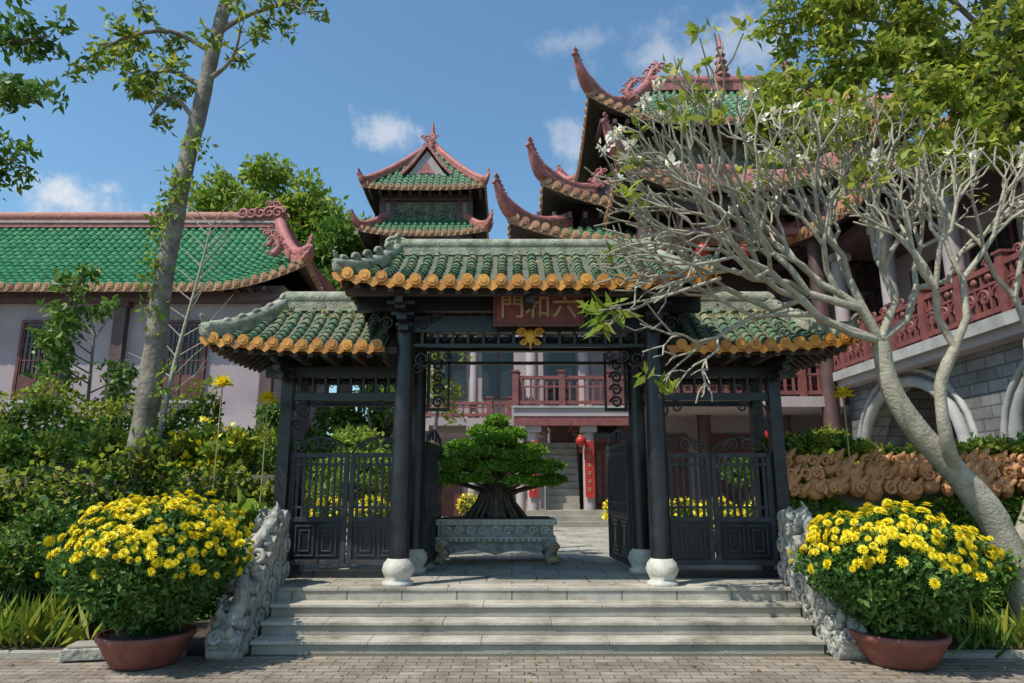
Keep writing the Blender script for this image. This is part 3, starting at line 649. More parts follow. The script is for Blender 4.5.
# frangipani
gp=group('frangipani_tree',(5.5,8,0)); g=MB()
limb(g,[(5.75,8.0,0),(5.62,8.0,.7),(5.42,7.95,1.25),(5.05,7.9,1.75),(4.62,7.85,2.25),(4.35,7.8,2.75),(4.28,7.75,3.25)],.20,.095,'pale',12)
limb(g,[(5.05,7.9,1.75),(4.8,7.6,2.1),(4.75,7.5,2.7),(4.9,7.4,3.1)],.08,.055,'pale',8)
limb(g,[(5.6,8,.8),(5.9,7.9,1.5),(5.95,7.8,2.3),(5.9,7.7,2.9)],.09,.055,'pale',8)
TIPS=[]
def grow(p,d,L,r,lv):
    d=d.normalized(); side=V((random.gauss(0,1),random.gauss(0,.6),random.gauss(0,1)))*.10
    m1=p+d*L*.5+side*L; e=p+d*L+Z*L*.06
    g.tube([p,m1,e],[r,r*.88,r*.82],'pale',6,lv==0)
    if lv==0: TIPS.append((e,d)); return
    n=2 if random.random()<.6 else 3; ph=random.uniform(0,6.28); o1=d.orthogonal().normalized(); o2=d.cross(o1)
    for i in range(n):
        a=ph+2*math.pi*i/n; sp=random.uniform(.34,.55)
        nd=d+(o1*math.cos(a)+o2*math.sin(a))*sp+Z*.03; nd.y*=.75
        if e.y<6.2: nd.y=abs(nd.y)*.5
        if e.x<3.2 and e.y>6.9 and e.z<5.2: nd.y=-abs(nd.y)*.8-.25
        grow(e,nd,L*random.uniform(.68,.86),r*.72,lv-1)
C=V((4.28,7.75,3.25))
for d,L,r,lv in((V((-1,-.30,.36)),1.08,.052,5),(V((-1,-.22,.52)),.98,.055,5),(V((-.85,-.1,.95)),.70,.055,5),(V((-.35,.1,1)),.74,.055,5),(V((.15,0,1)),.80,.05,5),(V((.7,.1,.8)),.80,.05,5),(V((-1,-.42,.18)),.98,.046,5)): grow(C+d*.02,d,L,r,lv)
for d,L,r in((V((.2,-.1,1)),.75,.045),(V((-.3,-.2,.8)),.65,.045)): grow(V((4.9,7.4,3.1)),d,L,r,4)
for d,L,r in((V((.5,0,1)),.8,.045),(V((-.1,-.1,1)),.8,.045),(V((.9,0,.7)),.8,.045)): grow(V((5.9,7.7,2.9)),d,L,r,4)
g.obj('trunk_and_branches',gp)
B=[]
for e,d in TIPS:
    pr=.12+ (.45 if e.z>5.6 else 0)+(.12 if e.x>4.5 else 0)
    if e.x<3.4: pr*=.45
    if random.random()<pr: B.append(ell(tuple(e+d*.05),(.08,.08,.08),random.randint(5,10),.1))
leaves('tip_leaves',gp,np.vstack(B),.16,'lf_yel',.38,bias=(0,0,.35))
q=ell((.95,6.9,3.42),(.25,.15,.14),34,.2); leaves('low_leaf_cluster',gp,q,.26,'lf_lime',.3,bias=(-.1,-.2,-.3))
g=MB(); g.tube([(2.2,6.9,3.75),(1.6,6.9,3.55),(.95,6.9,3.42)],[.02,.015,.008],'pale',6); g.obj('low_branch',gp)
W_=[tuple(e+Z*.06) for e,d in TIPS if e.z>4.7 and random.random()<.13]
q=np.vstack([ell(w,(.07,.07,.05),16,.2) for w in W_]); leaves('white_blossoms',gp,q,.075,'wpetal',.65)
gp=group('leafy_canopy_tree',(8.4,9.8,0)); g=MB(); limb(g,[(8.4,9.8,0),(8.3,9.7,3),(8.0,9.5,6),(7.6,9.3,8),(7.2,9.2,10)],.26,.1,'bark',10)
tips=[]
for b in ([(8,9.5,6),(7,9.0,7.0),(5.6,8.8,7.4),(4.4,8.6,7.2)],[(7.8,9.4,7),(6.6,9,8),(5.2,8.7,8.2),(3.8,8.5,8.0)],[(7.6,9.3,8),(6.4,9,9),(5.0,8.8,9.3),(3.9,8.6,9.0)],[(7.9,9.4,6.4),(7.0,8.8,6.6),(6.2,8.6,6.3)],[(7.6,9.3,7.8),(7.9,8.8,8.4),(7.6,8.5,8.2)],[(8,9.4,6.8),(7.3,8.9,7.5),(6.5,8.6,7.2)],[(7.4,9.2,9),(6.8,8.8,9.6),(5.8,8.6,9.8)],[(4.4,8.6,7.2),(3.9,8.5,6.9),(3.6,8.4,6.5)],[(6.6,9,8),(5.6,8.6,7.8),(4.6,8.4,7.6)],[(6.4,9,9),(5.4,8.6,8.8),(4.4,8.4,8.6)],[(7,9,7),(6.2,8.6,7.0),(5.2,8.4,6.7)]):
    o_=limb(g,b,.05,.012,'bark',6); tips+=o_[2:]
E=[];sprig(E,tips,.55,3,g,'bark',.008); g.obj('trunk_and_branches',gp)
q=np.vstack([ell(tuple(e),(.22,.22,.16),19,.2) for e in E]); leaves('crown_leaves',gp,q,.15,'lf_yel',.45,bias=(0,0,-.3))
q=np.vstack([ell(tuple(e),(.24,.24,.16),7,.2) for e in E]); leaves('crown_leaves_dark',gp,q,.14,'lf_lime',.42,bias=(0,0,-.3))
gp=group('young_tree',(-7.3,11.5,0)); g=MB(); limb(g,[(-7.4,11.8,.5),(-7.35,11.8,2.5),(-7.4,11.8,4.2)],.05,.02,'bark',7)
tips=[]
for i in range(14):
    a=random.uniform(0,6.28); z=2.5+i*.17; tips.append(V((-7.4+math.cos(a)*.6,11.8+math.sin(a)*.5,z+.35))); g.tube([(-7.37,11.8,min(z,4.2)),tips[-1]],[.018,.006],'bark',5)
E=[];sprig(E,tips,.4,4,g,'bark',.007); g.obj('trunk',gp); q=np.vstack([ell(tuple(e),(.2,.2,.16),15,.2) for e in E]); leaves('leaves',gp,q,.14,'lf_mid',.5,bias=(0,0,-.2))
gp=group('bare_sapling',(-5.6,10.5,0)); g=MB(); tr2=limb(g,[(-5.55,10.6,.5),(-5.45,10.6,2.2),(-5.3,10.6,3.6),(-5.1,10.6,4.8),(-4.95,10.6,5.8)],.055,.012,'pale',7)
for i in range(6,len(tr2)):
    for s in(-1,1):
        e=tr2[i]+V((s*random.uniform(.3,.75),0,random.uniform(.3,.7))); g.tube([tr2[i],tr2[i].lerp(e,.5)+Z*.04,e],[.014,.009,.004],'pale',5)
        if random.random()<.6: e2=e+V((s*.15,0,.4)); g.tube([tr2[i].lerp(e,.6),e2],[.007,.003],'pale',4)
g.obj('trunk',gp)
def mass(name,c,r,k,cr,n,size,m):
    gp=group(name,(c[0],c[1],0)); g=MB(); limb(g,[(c[0],c[1],0),(c[0]+.3,c[1],c[2]*.5),(c[0],c[1],c[2])],.4,.2,'bark',8)
    for i in range(7):
        a=i*.9; g.tube([(c[0],c[1],c[2]*.6),(c[0]+math.cos(a)*r[0]*.6,c[1]+math.sin(a)*r[1]*.6,c[2]+r[2]*.3)],[.15,.04],'bark',6)
    g.obj('trunk',gp); leaves('foliage',gp,cloud(c,r,k,cr,n,.4,.8),size,m,.5,bias=(0,-.2,.3))
mass('background_tree',(-14.0,33,14.2),(3.4,2.5,4.2),46,1.3,14000,.36,'lf_lime')
mass('background_tree',(-10.3,34,14.0),(3.0,2.5,3.6),42,1.2,13000,.36,'lf_lime')
mass('background_tree',(-7.9,31,11.2),(2.4,2,3.6),30,1.0,10000,.32,'lf_mid')
mass('background_tree',(-5.0,26,3.6),(2.6,1.5,2.6),20,.9,7000,.26,'lf_mid')
shrub('courtyard_shrub',(-3.2,13,1.6),(.9,.6,1.0),6000,.10,'lf_lime')
shrub('courtyard_shrub',(-4.6,13.5,1.9),(1.2,.6,1.3),7000,.10,'lf_mid')
shrub('courtyard_shrub',(-3.9,16,2.0),(1.6,.8,1.6),8000,.13,'lf_lime')
shrub('courtyard_shrub',(5.0,14,1.5),(.9,.6,.9),5000,.10,'lf_mid')
shrub('courtyard_shrub',(6.6,13.5,1.9),(1.0,.6,1.2),6000,.11,'lf_yel')
shrub('courtyard_shrub',(8.2,12.5,1.9),(1.0,.6,1.2),6000,.11,'lf_mid')
shrub('courtyard_shrub',(-2.3,19,1.7),(1.0,.6,1.1),5000,.13,'lf_mid')
gp=group('courtyard_tree',(-1.9,16,.5)); g=MB(); limb(g,[(-1.95,16,.5),(-1.85,16,2.4),(-1.6,16,4.4)],.07,.03,'bark',7)
E=[];sprig(E,[V((-1.8+random.uniform(-.5,.5),16,random.uniform(3.3,5))) for _ in range(12)],.5,3,g,'bark',.01); g.obj('trunk',gp); q=np.vstack([ell(tuple(e),(.2,.2,.15),10,.2) for e in E]); leaves('leaves',gp,q,.15,'lf_yel',.45)
def smallpot(x,y):
    gp=group('yellow_flower_pot',(x,y,.5)); g=MB(); g.lathe((x,y,.52),[(.14,0),(.2,.25),(.21,.3),(.17,.3)],'terra',14); g.obj('pot',gp)
    leaves('leaves',gp,ell((x,y,1.05),(.32,.32,.3),900,.5),.07,'lf_chry'); leaves('flowers',gp,ell((x,y,1.1),(.36,.36,.32),300,.95),.07,'petal',.9)
for x,y in((-3.1,12),(-2.4,12.2),(2.9,12),(3.6,12.3),(4.3,12),(2.3,15),(-1.2,20)): smallpot(x,y)
# ================================================================ BUILDINGS
FT=dict(tm=('ftile','fbase'),ridge='pink',capm='ocap',prof=4)
def column(mb,x,y,z0,z1,r,m='lilac2',bm='lilac2'):
    mb.tube([(x,y,z0),(x,y,z1)],r,m,14); mb.lathe((x,y,z0),[(r*1.4,0),(r*1.4,.12),(r*1.2,.2),(r*1.05,.25)],bm,14)
    mb.b(x-r*1.4,x+r*1.4,y-r*1.4,y+r*1.4,z1-.18,z1,m)
def railing(mb,x0,x1,y,z,h,m='rail',along='x',step=.22):
    def B(a0,a1,t,za,zb):
        if along=='x': mb.b(a0,a1,y-t,y+t,za,zb,m)
        else: mb.b(y-t,y+t,a0,a1,za,zb,m)
    B(x0,x1,.06,z+h-.1,z+h); B(x0,x1,.05,z+.06,z+.16); B(x0,x1,.035,z+h*.62,z+h*.62+.05)
    n=int((x1-x0)/step)
    for i in range(n+1):
        a=x0+(x1-x0)*i/n; B(a-.03,a+.03,.03,z,z+h-.1)
        if i%6==0 or i==n:
            B(a-.09,a+.09,.09,z,z+h+.12); B(a-.12,a+.12,.12,z+h+.12,z+h+.17)
def window(mb,x,y,z0,z1,w,m='redwood'):
    mb.b(x-w/2,x+w/2,y-.06,y+.02,z0,z1,'glass')
    mb.b(x-w/2-.1,x-w/2,y-.12,y+.02,z0-.1,z1+.1,m); mb.b(x+w/2,x+w/2+.1,y-.12,y+.02,z0-.1,z1+.1,m)
    mb.b(x-w/2,x+w/2,y-.12,y+.02,z1,z1+.1,m); mb.b(x-w/2-.15,x+w/2+.15,y-.17,y+.02,z0-.18,z0-.1,'arch')
    for s in(-1,1):
        cx_=x+s*w/4
        mb.b(cx_-w/4+.02,cx_+w/4-.02,y-.10,y-.065,z0,z0+(z1-z0)*.3,m)
        for i in range(5):
            a=cx_-w/4+.02+(w/2-.06)*i/4; mb.b(a,a+.03,y-.10,y-.065,z0+(z1-z0)*.3,z1-.06,m)
        for q in(.5,.72,.97): mb.b(cx_-w/4+.02,cx_+w/4-.02,y-.104,y-.068,z0+(z1-z0)*q-.04,z0+(z1-z0)*q,m)
lh=group('green_roofed_hall',(-18,26,0)); g=MB()
g.b(-31,-7.9,22.7,29.3,0,8.4,'lilac'); g.b(-31,-7.85,22.6,22.7,.5,3.9,'lilac2')
for x in(-15.9,-11.1,-20.5,-25): window(g,x,22.7,4.5,7.05,1.35)
for x in(-8.2,-13.3,-18.2,-23): g.b(x-.2,x+.2,22.45,22.7,.5,7.6,'darkwood'); g.b(x-.3,x+.3,22.35,22.72,7.6,7.75,'darkwood')
g.b(-31,-7.8,22.3,22.7,7.75,8.05,'darkwood')
for i in range(46): x=-30.8+i*.5; g.b(x-.06,x+.06,21.95,22.7,8.05,8.15,'darkwood')
g.obj('walls',lh)
g=MB(); roof(g,-33,-6.9,26,4.2,8.1,3.7,2.6,2.5,4.2,lift=.9,k=1.4,sp=.30,r=.10,seg=16,horn=.4,rw=.35,rh=.35,th=.18,cv=.25,**FT)
dragon(g,(-9.5,25.9,11.9),1,.9); dragon(g,(-8.4,22.9,9.6),1,.8); dragon(g,(-9.1,24.2,10.4),1,.6)
for i in range(5): g.curl((-9.4-.35*i,25.75,12.35),(1,0,0),(0,0,1),.25,.08,'pink',1.4,6,12,ph=i)
g.b(-30.4,-9.4,25.76,26.24,11.95,12.02,'arch'); g.b(-30.4,-9.4,25.76,26.24,12.28,12.34,'ocap'); g.obj('roof',lh)
OT={**FT,'tm':('otile','obase')}
bt=group('bell_tower',(-3.76,29.7,0)); g=MB()
g.b(-5.7,-1.8,27.9,31.6,0,12.3,'lilac'); g.b(-5.6,-1.9,28.0,31.5,12.3,14.2,'lilac2')
g.b(-5.3,-2.2,27.92,28.0,12.75,13.75,'relief')
for i in range(6): g.curl((-5.0+.5*i,27.9,13.25),(1,0,0),(0,0,1),.25,.06,'relief',1.6,5,12,ph=i)
for x in(-5.65,-1.85,-5.2,-2.3): g.b(x-.12,x+.12,27.85,28.15,12.2,14.1,'darkwood')
g.b(-5.75,-1.75,27.8,28.1,13.8,14.05,'darkwood'); g.b(-5.75,-1.75,27.82,28.1,12.45,12.65,'rail')
for x in (-5.5,-4.4,-3.1,-2.0): g.b(x-.15,x+.15,27.75,27.95,.5,12.0,'darkwood')
for i in range(12): x=-6.1+i*.43; g.b(x-.05,x+.05,27.2,28.0,13.92,14.04,'darkwood')
g.obj('tower_body',bt)
g=MB(); roof(g,-6.35,-1.17,29.7,2.6,14.1,3.2,2.58,2.58,2.6,lift=.12,k=.7,sp=.27,r=.09,seg=12,horn=.38,rw=.24,rh=.22,th=.15,cv=.18,**OT)
roof(g,-6.45,-1.07,29.7,2.7,12.0,1.0,.95,.95,.95,lift=.22,k=2.0,sp=.27,r=.09,seg=5,horn=.5,rw=.22,rh=.2,th=.15,**OT)
g.poly([(-4.6,27.9,15.0),(-2.92,27.9,15.0),(-3.76,27.9,16.2)],(0,1.2,0),'lilac2')
g.poly([(-4.1,27.86,15.1),(-3.42,27.86,15.1),(-3.76,27.86,15.65)],(0,.04,0),'pink')
g.ribbon([(-4.85,27.85,14.95),(-4.35,27.85,15.5),(-3.76,27.85,16.35),(-3.17,27.85,15.5),(-2.67,27.85,14.95)],.22,.18,'pink')
g.poly([(-4.95,27.8,14.92),(-3.76,27.8,16.5),(-3.76,29.6,16.5),(-4.95,29.2,14.92)],(0,0,.06),'otile'); g.poly([(-2.57,27.8,14.92),(-3.76,27.8,16.5),(-3.76,29.6,16.5),(-2.57,29.2,14.92)],(0,0,.06),'otile')
dragon(g,(-3.76,28.2,16.3),1,.7); dragon(g,(-3.76,29.4,17.0),-1,.7)
g.tube([(-3.76,29.7,17),(-3.76,29.7,18.0),(-3.76,29.7,18.7)],[.18,.12,.01],'pink',8); g.obj('tower_roofs',bt)
mh=group('main_temple_hall',(8.9,26,0)); g=MB()
roof(g,2.75,15.05,26,4.0,14.3,3.6,3.0,3.0,4.0,lift=1.1,k=1.1,sp=.30,r=.10,seg=14,horn=1.05,rw=.36,rh=.36,th=.2,cv=.42,**OT)
roof(g,1.0,16.8,26,5.7,10.3,1.95,3.0,3.0,3.0,lift=.9,k=1.2,sp=.30,r=.10,seg=7,horn=.9,rw=.34,rh=.34,th=.2,cv=.35,**OT)
roof(g,-.05,17.9,26,6.9,8.75,1.1,1.9,1.9,1.9,lift=.7,k=1.8,sp=.30,r=.10,seg=5,horn=.85,rw=.32,rh=.32,th=.2,cv=.35,**OT)
dragon(g,(6.0,26,18.0),-1,1.1); dragon(g,(11.8,26,18.0),1,1.1); dragon(g,(4.6,23.6,16.1),-1,.8); dragon(g,(3.0,21.9,11.7),-1,.6)
for i in range(6):
    g.lathe((8.9,26,18.2+i*.34),[(.34-.045*i,0),(.42-.05*i,.05),(.25-.03*i,.14),(.2-.02*i,.34)],'pink',10)
g.tube([(8.9,26,20.2),(8.9,26,20.7)],[.1,.01],'pink',8); g.obj('tiered_roofs',mh)
g=MB()
g.b(4.2,13.6,23.4,29,11.8,14.8,'lilac'); 
for x in(4.3,7.6,10.2,13.5): g.b(x-.22,x+.22,23.1,23.45,11.8,14.6,'darkwood')
g.b(4.1,13.7,23.12,23.42,14.1,14.5,'darkwood'); g.b(4.1,13.7,23.2,23.42,12.6,12.85,'rail')
for xa,xb in((4.6,7.3),(7.9,9.9),(10.5,13.2)):
    g.b(xa,xb,23.3,23.4,13.05,14.05,'relief'); g.b(xa-.05,xb+.05,23.28,23.4,14.05,14.1,'darkwood'); g.b(xa-.05,xb+.05,23.28,23.4,12.98,13.05,'darkwood')
    for i in range(6): g.curl((xa+.25+(xb-xa-.5)*i/5,23.28,13.55),(1,0,0),(0,0,1),.2,.05,'relief',1.6,5,12,ph=i)
for i in range(26):
    x=3.2+i*.46; g.b(x-.07,x+.07,22.1,23.4,14.24,14.40,'darkwood')
for x in(4.3,7.6,10.2,13.5):
    for q in range(3): g.b(x-.3-.14*q,x+.3+.14*q,22.9-.22*q,23.1,13.8+.16*q,13.94+.16*q,'darkwood')
for y in(24,26,28): g.b(3.3,4.2,y-.1,y+.1,14.0,14.2,'darkwood')
g.b(2.4,15.4,22.0,30,9.6,11.9,'darkwood')
g.b(1.2,16.6,21.7,31,0,9.8,'lilac'); g.b(1.15,16.65,21.5,21.72,7.9,8.7,'darkwood')
for i in range(34):
    x=.6+i*.5; g.b(x-.06,x+.06,19.5,21.7,8.62,8.76,'darkwood'); g.b(x+.2,x+.32,20.6,22.2,10.05,10.25,'darkwood')
x=3.4
while x<16.5:
    column(g,x,20.9,.5,8.5,.2,'darkwood','darkwood'); 
    g.b(x+.5,x+2.0,21.6,21.7,4.7,7.4,'glass'); 
    for q in(0,.5,1.0,1.5): g.b(x+.5+q-.03,x+.5+q+.03,21.55,21.62,4.7,7.4,'redwood')
    for q in(4.7,5.6,6.6,7.35): g.b(x+.5,x+2.0,21.545,21.615,q,q+.07,'redwood')
    g.b(x+.4,x+2.1,21.6,21.7,.5,3.2,'redwood'); x+=2.45
g.b(3.61,16.6,20.5,21.7,3.75,4.0,'lilac2'); g.obj('hall_body',mh)
g=MB(); railing(g,3.7,16.5,20.62,4.0,.95); g.obj('upper_railing',mh)
g=MB(); roof(g,3.0,9.4,20.4,2.7,9.85,1.3,2.2,2.2,2.7,lift=.75,k=1.0,sp=.30,r=.10,seg=9,horn=.85,rw=.32,rh=.32,th=.2,cv=.4,**OT)
for x in(3.8,8.6): column(g,x,18.4,.5,9.6,.22,'darkwood','darkwood')
g.b(3.4,9.0,18.2,18.6,9.3,9.75,'darkwood'); g.b(3.6,8.8,18.3,18.5,8.6,8.8,'rail')
for i in range(10): x=3.6+i*.57; g.b(x-.04,x+.04,18.36,18.44,8.8,9.3,'rail')
g.b(3.7,8.9,18.3,20.45,3.7,3.98,'lilac2'); railing(g,3.75,8.8,18.4,3.98,.95); g.obj('front_porch',mh)
ep=group('entrance_porch',(1.5,21,0)); g=MB()
g.b(-3.4,1.19,23.8,30,0,8.2,'lilac2'); g.b(-3.5,1.18,22.9,23.8,3.6,3.85,'lilac'); 
for x in(-3.0,-1.3,.3): column(g,x,23.1,.5,3.6,.16); column(g,x,23.16,3.85,7.6,.14)
g.b(-3.5,1.18,22.9,23.3,7.6,8.3,'darkwood'); g.b(-3.4,1.1,22.98,23.12,3.2,3.35,'darkwood')
for x in(-2.2,-.5): g.b(x-.55,x+.55,23.7,23.78,4.6,6.6,'glass'); g.b(x-.5,x+.5,23.7,23.78,.6,2.9,'redwood'); g.b(x-.65,x+.65,23.66,23.74,6.6,6.75,'rail'); g.b(x-.03,x+.03,23.64,23.70,4.6,6.6,'redwood')
railing(g,-3.4,-.1,22.98,3.85,.55)
g.b(.05,3.6,20.0,21.65,3.62,3.86,'lilac2'); g.b(-.02,3.67,19.94,20.1,3.86,3.92,'arch'); g.b(.06,3.59,20.02,20.2,3.35,3.62,'rail')
railing(g,.1,3.55,20.1,3.92,.9); 
mbx=MB(); railing(mbx,20.34,21.6,.14,3.87,.93,along='y'); mbx.obj('side_railing',ep)
for x in(.62,2.25): 
    column(g,x,20.35,.5,3.35,.17,'lilac2'); column(g,x,20.9,3.86,8.6,.19,'lilac2')
    g.b(x-.13,x+.13,20.12,20.17,1.3,2.9,'red')
    for i in range(6):
        z=1.45+.23*i
        g.b(x-.06,x+.06,20.105,20.12,z+.05,z+.07,'dullgold'); g.b(x-.01,x+.01,20.1,20.115,z,z+.13,'dullgold'); g.b(x-.05,x+.05,20.105,20.12,z+.1,z+.115,'dullgold')
for s,x in((1,.62),(-1,2.25)):
    g.curl((x+s*.35,20.35,3.2),(s,0,0),(0,0,1),.2,.04,'rail',1.5)
g.b(2.1,3.6,21.5,21.6,.5,3.6,'glass'); g.b(1.21,2.1,21.5,21.6,.5,3.6,'darkwood')
for i in range(10): g.b(1.0,2.0,20.7+.075*i,21.48,.93+.2*i,1.13+.2*i,'step')
for dz in(0,.45): g.add([(.95,20.6,1.3+dz),(.95,20.6,1.42+dz),(.95,21.48,3.5+dz*.2),(.95,21.48,3.38+dz*.2)],[(0,1,2,3)],'darkwood')
g.b(2.55,3.4,21.36,21.46,.93,2.95,'redwood'); g.b(2.45,2.55,21.33,21.46,.93,3.05,'rail'); g.b(3.4,3.5,21.33,21.46,.93,3.05,'rail'); g.b(2.55,3.4,21.33,21.46,2.95,3.05,'rail')
for i in range(4): g.b(2.62+.2*i,2.76+.2*i,21.33,21.37,1.1,2.7,'rail')
for i in range(3): g.b(.42,3.4,19.3+.3*i,21.3-.002*i,.517+.14*i,.657+.14*i,'step')
g.b(.05,3.6,21.66,21.69,3.9,8.6,'lilac2'); g.b(1.0,2.0,21.55,21.65,4.0,6.6,'glass')
g.obj('porch_structure',ep)
def lantern(x,y,z,s=1,m='red'):
    gp=group('red_lantern',(x,y,z)); g=MB()
    pr=[(.08,-.2),(.16,-.16),(.21,-.06),(.22,.02),(.19,.12),(.12,.18),(.08,.2)]
    g.lathe((x,y,z),[(a*s,b*s) for a,b in pr],m,16); g.tube([(x,y,z+.2*s),(x,y,z+.45*s)],.01*s,'dullgold',5); g.lathe((x,y,z),[(.1*s,.19*s),(.1*s,.23*s)],'dullgold',12); g.lathe((x,y,z),[(.1*s,-.24*s),(.1*s,-.19*s)],'dullgold',12)
    for i in range(6): a=i; g.tube([(x+.04*math.cos(a)*s,y+.04*math.sin(a)*s,z-.22*s),(x+.05*math.cos(a)*s,y+.05*math.sin(a)*s,z-.48*s)],.008*s,'red',4)
    g.obj('lantern_body',gp)
lantern(4.2,18.4,8.15,1.0); lantern(5.4,18.4,8.15,1.0); lantern(6.6,18.4,8.15,1.0); lantern(5.0,13.8,2.55,.8); lantern(2.0,20.0,2.9,.7); lantern(12.5,21.6,13.9,1.4)
def lotus(x,y,z,rod):
    gp=group('yellow_lotus_lamp',(x,y,z)); g=MB(); g.ball((x,y,z),(.035,.035,.03),'yellow')
    g.tube([(x,y,z-.02),(x,y,rod)],.008,'dullgold',5); g.obj('stem',gp)
    B=[];D=[];S=[]
    for cnt,be in((8,.15),(8,.6),(6,1.1)):
        for i in range(cnt):
            ph=2*math.pi*i/cnt+be; d=np.array([math.cos(ph)*math.cos(be),math.sin(ph)*math.cos(be),math.sin(be)]); B.append([x,y,z]);D.append(d);S.append([-math.sin(ph),math.cos(ph),0])
    n=len(B); quads('petals',gp,np.array(B),np.array(D),np.array(S),np.full(n,.15),np.full(n,.08),'petal',.3)
lotus(-3.55,8.3,2.82,1.7); lotus(4.05,8.3,2.68,1.7)
lotus(-2.98,8.3,2.62,1.2)
rwg=group('stone_side_wing',(11,14,0)); g=MB()
WX=9.2
def arch(mb,yc,hw,zs,y0,y1,ztop,x0,x1,m):
    mb.b(x0,x1,y0,yc-hw,.5,ztop,m); mb.b(x0,x1,yc+hw,y1,.5,ztop,m)
    n=16; pts=[]
    for i in range(n+1):
        a=math.pi*i/n; pts.append((yc-hw*math.cos(a),zs+hw*math.sin(a)*.85))
    for i in range(n):
        (ya,za),(yb,zb)=pts[i],pts[i+1]
        vs=[(x0,ya,za),(x0,yb,zb),(x0,yb,ztop),(x0,ya,ztop),(x1,ya,za),(x1,yb,zb),(x1,yb,ztop),(x1,ya,ztop)]
        mb.add(vs,[(0,1,2,3),(7,6,5,4),(0,4,5,1)],m)
    mb.tube([(x0-.03,yc-hw,.5)]+[(x0-.03,y,z) for y,z in pts]+[(x0-.03,yc+hw,.5)],.13,'arch',8)
    sc2=(hw+.32)/hw; mb.tube([(x0-.02,yc+(y-yc)*sc2,zs+(z-zs)*sc2) for y,z in pts],.07,'arch',6)
arch(g,15.9,2.0,2.3,13.2,18.6,4.35,WX,WX+.5,'brick')
arch(g,10.6,1.9,2.3,8.0,13.2,4.35,WX,WX+.5,'brick')
g.b(WX+.5,14,17.9,18.4,.5,4.35,'brick'); g.b(WX+3.5,14,8,17.9,.5,4.35,'darkwood')
g.b(WX-.55,14,7.9,18.7,4.37,4.6,'arch'); g.b(WX-.42,WX-.003,7.95,18.65,4.2,4.37,'lilac2')
g.b(WX+1.7,14.5,8.0,18.6,4.6,8.2,'lilac'); 
for y in(8.6,11.0,13.4,15.8,18.2):
    column(g,WX-.1,y,4.6,7.9,.19,'lilac2')
    g.b(WX+1.62,WX+1.7,y+.5,y+1.9,4.8,7.3,'glass'); 
    for q in(.5,.95,1.4,1.85): g.b(WX+1.57,WX+1.64,y+q,y+q+.06,4.8,7.3,'redwood')
g.b(WX-.3,14.45,8.03,18.55,7.9,8.25,'darkwood')
g.obj('wing_walls',rwg)
g=MB(); railing(g,8.0,18.6,WX-.45,4.6,.95,along='y',step=.2)
for i in range(26):
    y=8.2+.4*i; g.curl((WX-.45,y,4.6+.40),(0,1,0),(0,0,1),.17,.045,'rail',1.5); g.curl((WX-.45,y+.2,5.62),(0,1,0),(0,0,1),.10,.035,'rail',1.4); g.ball((WX-.47,y+.2,5.35),(.05,.1,.08),'rail',6)
g.obj('carved_balcony_railing',rwg)
g=MB(); roof(g,8.2,15,13.3,5.8,8.3,1.8,2.6,2.6,2.6,lift=.5,k=1.5,sp=.3,r=.10,seg=7,horn=.7,rw=.3,rh=.3,th=.2,**OT); g.b(10.8,12.4,10,16.6,9,10.0,'lilac'); g.obj('wing_roof',rwg)
# ================================================================ WORLD, SUN, CAMERA
S=V((-.50,-.38,.95)).normalized(); el=math.asin(S.z); rot=math.atan2(S.x,S.y)
w=bpy.data.worlds.new('World'); sc.world=w; w.use_nodes=True; nt=w.node_tree; N=nt.nodes; Lk=nt.links
bg=N['Background']; bg.inputs['Strength'].default_value=.14
sky=N.new('ShaderNodeTexSky'); sky.sky_type='NISHITA'; sky.sun_disc=False; sky.sun_elevation=el; sky.sun_rotation=rot; sky.air_density=1.2; sky.dust_density=1.0; sky.ozone_density=1.5
tint=N.new('ShaderNodeVectorMath'); tint.operation='MULTIPLY'; tint.inputs[1].default_value=(.84,1.12,1.20); Lk.new(sky.outputs[0],tint.inputs[0])
tc=N.new('ShaderNodeTexCoord'); nz=N.new('ShaderNodeTexNoise'); nz.inputs['Scale'].default_value=11; nz.inputs['Detail'].default_value=10; nz.inputs['Roughness'].default_value=.62
Lk.new(tc.outputs['Generated'],nz.inputs['Vector'])
nm=N.new('ShaderNodeMapRange'); nm.inputs[1].default_value=.3; nm.inputs[2].default_value=.7; Lk.new(nz.outputs['Fac'],nm.inputs[0])
acc=None
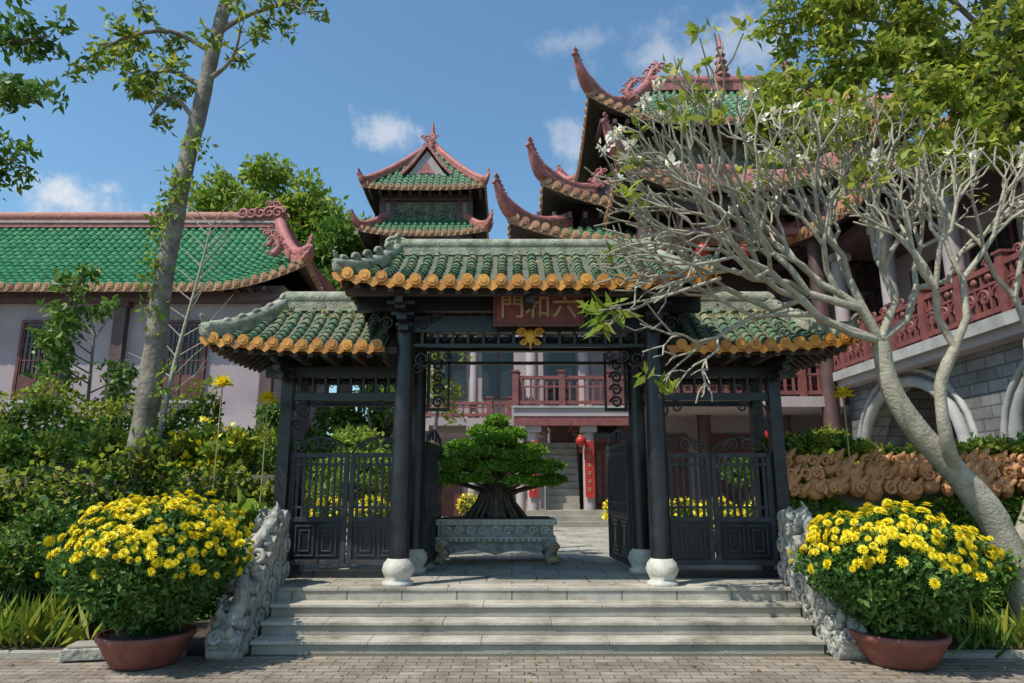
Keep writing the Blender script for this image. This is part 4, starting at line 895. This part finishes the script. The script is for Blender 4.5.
for (x,z,rx,rz,st_) in((-.21,.555,.055,.035,.6),(-.68,.435,.10,.04,.95),(.10,.53,.06,.04,.45),(.36,.70,.22,.04,.45),(.62,.66,.2,.06,.45),(-.4,.30,.5,.04,.3),(.12,.72,.12,.02,.25)):
    c=V((x,1,z)).normalized(); mp=N.new('ShaderNodeVectorMath'); mp.operation='SUBTRACT'; mp.inputs[1].default_value=c; Lk.new(tc.outputs['Generated'],mp.inputs[0])
    ml=N.new('ShaderNodeVectorMath'); ml.operation='MULTIPLY'; ml.inputs[1].default_value=(1/rx,1/rx,1/rz); Lk.new(mp.outputs[0],ml.inputs[0])
    ln=N.new('ShaderNodeVectorMath'); ln.operation='LENGTH'; Lk.new(ml.outputs[0],ln.inputs[0])
    ma=N.new('ShaderNodeMath'); ma.operation='MULTIPLY_ADD'; ma.inputs[1].default_value=-.6; Lk.new(ln.outputs['Value'],ma.inputs[0]); Lk.new(nm.outputs[0],ma.inputs[2])
    mr=N.new('ShaderNodeMapRange'); mr.interpolation_type='SMOOTHSTEP'; mr.inputs[1].default_value=-.1; mr.inputs[2].default_value=.5; mr.inputs[4].default_value=st_; Lk.new(ma.outputs[0],mr.inputs[0])
    if acc is None: acc=mr.outputs[0]
    else:
        mm=N.new('ShaderNodeMath'); mm.operation='MAXIMUM'; Lk.new(acc,mm.inputs[0]); Lk.new(mr.outputs[0],mm.inputs[1]); acc=mm.outputs[0]
mx=N.new('ShaderNodeMix'); mx.data_type='RGBA'; mx.inputs[7].default_value=(5.8,6.0,6.2,1)
Lk.new(acc,mx.inputs[0]); Lk.new(tint.outputs[0],mx.inputs[6]); Lk.new(mx.outputs[2],bg.inputs['Color'])
sl=bpy.data.lights.new('sun','SUN'); sl.energy=5.0; sl.angle=math.radians(.5); sl.color=(1,.94,.84)
so=bpy.data.objects.new('sun',sl); sc.collection.objects.link(so); so.rotation_euler=S.to_track_quat('Z','Y').to_euler(); so.location=(-20,-20,40)
cam=bpy.data.cameras.new('camera'); cam.lens=24.0; cam.sensor_width=36; cam.clip_end=1000
co=bpy.data.objects.new('camera',cam); sc.collection.objects.link(co); co.location=(0,0,1.6); co.rotation_euler=(math.radians(102),0,0); sc.camera=co
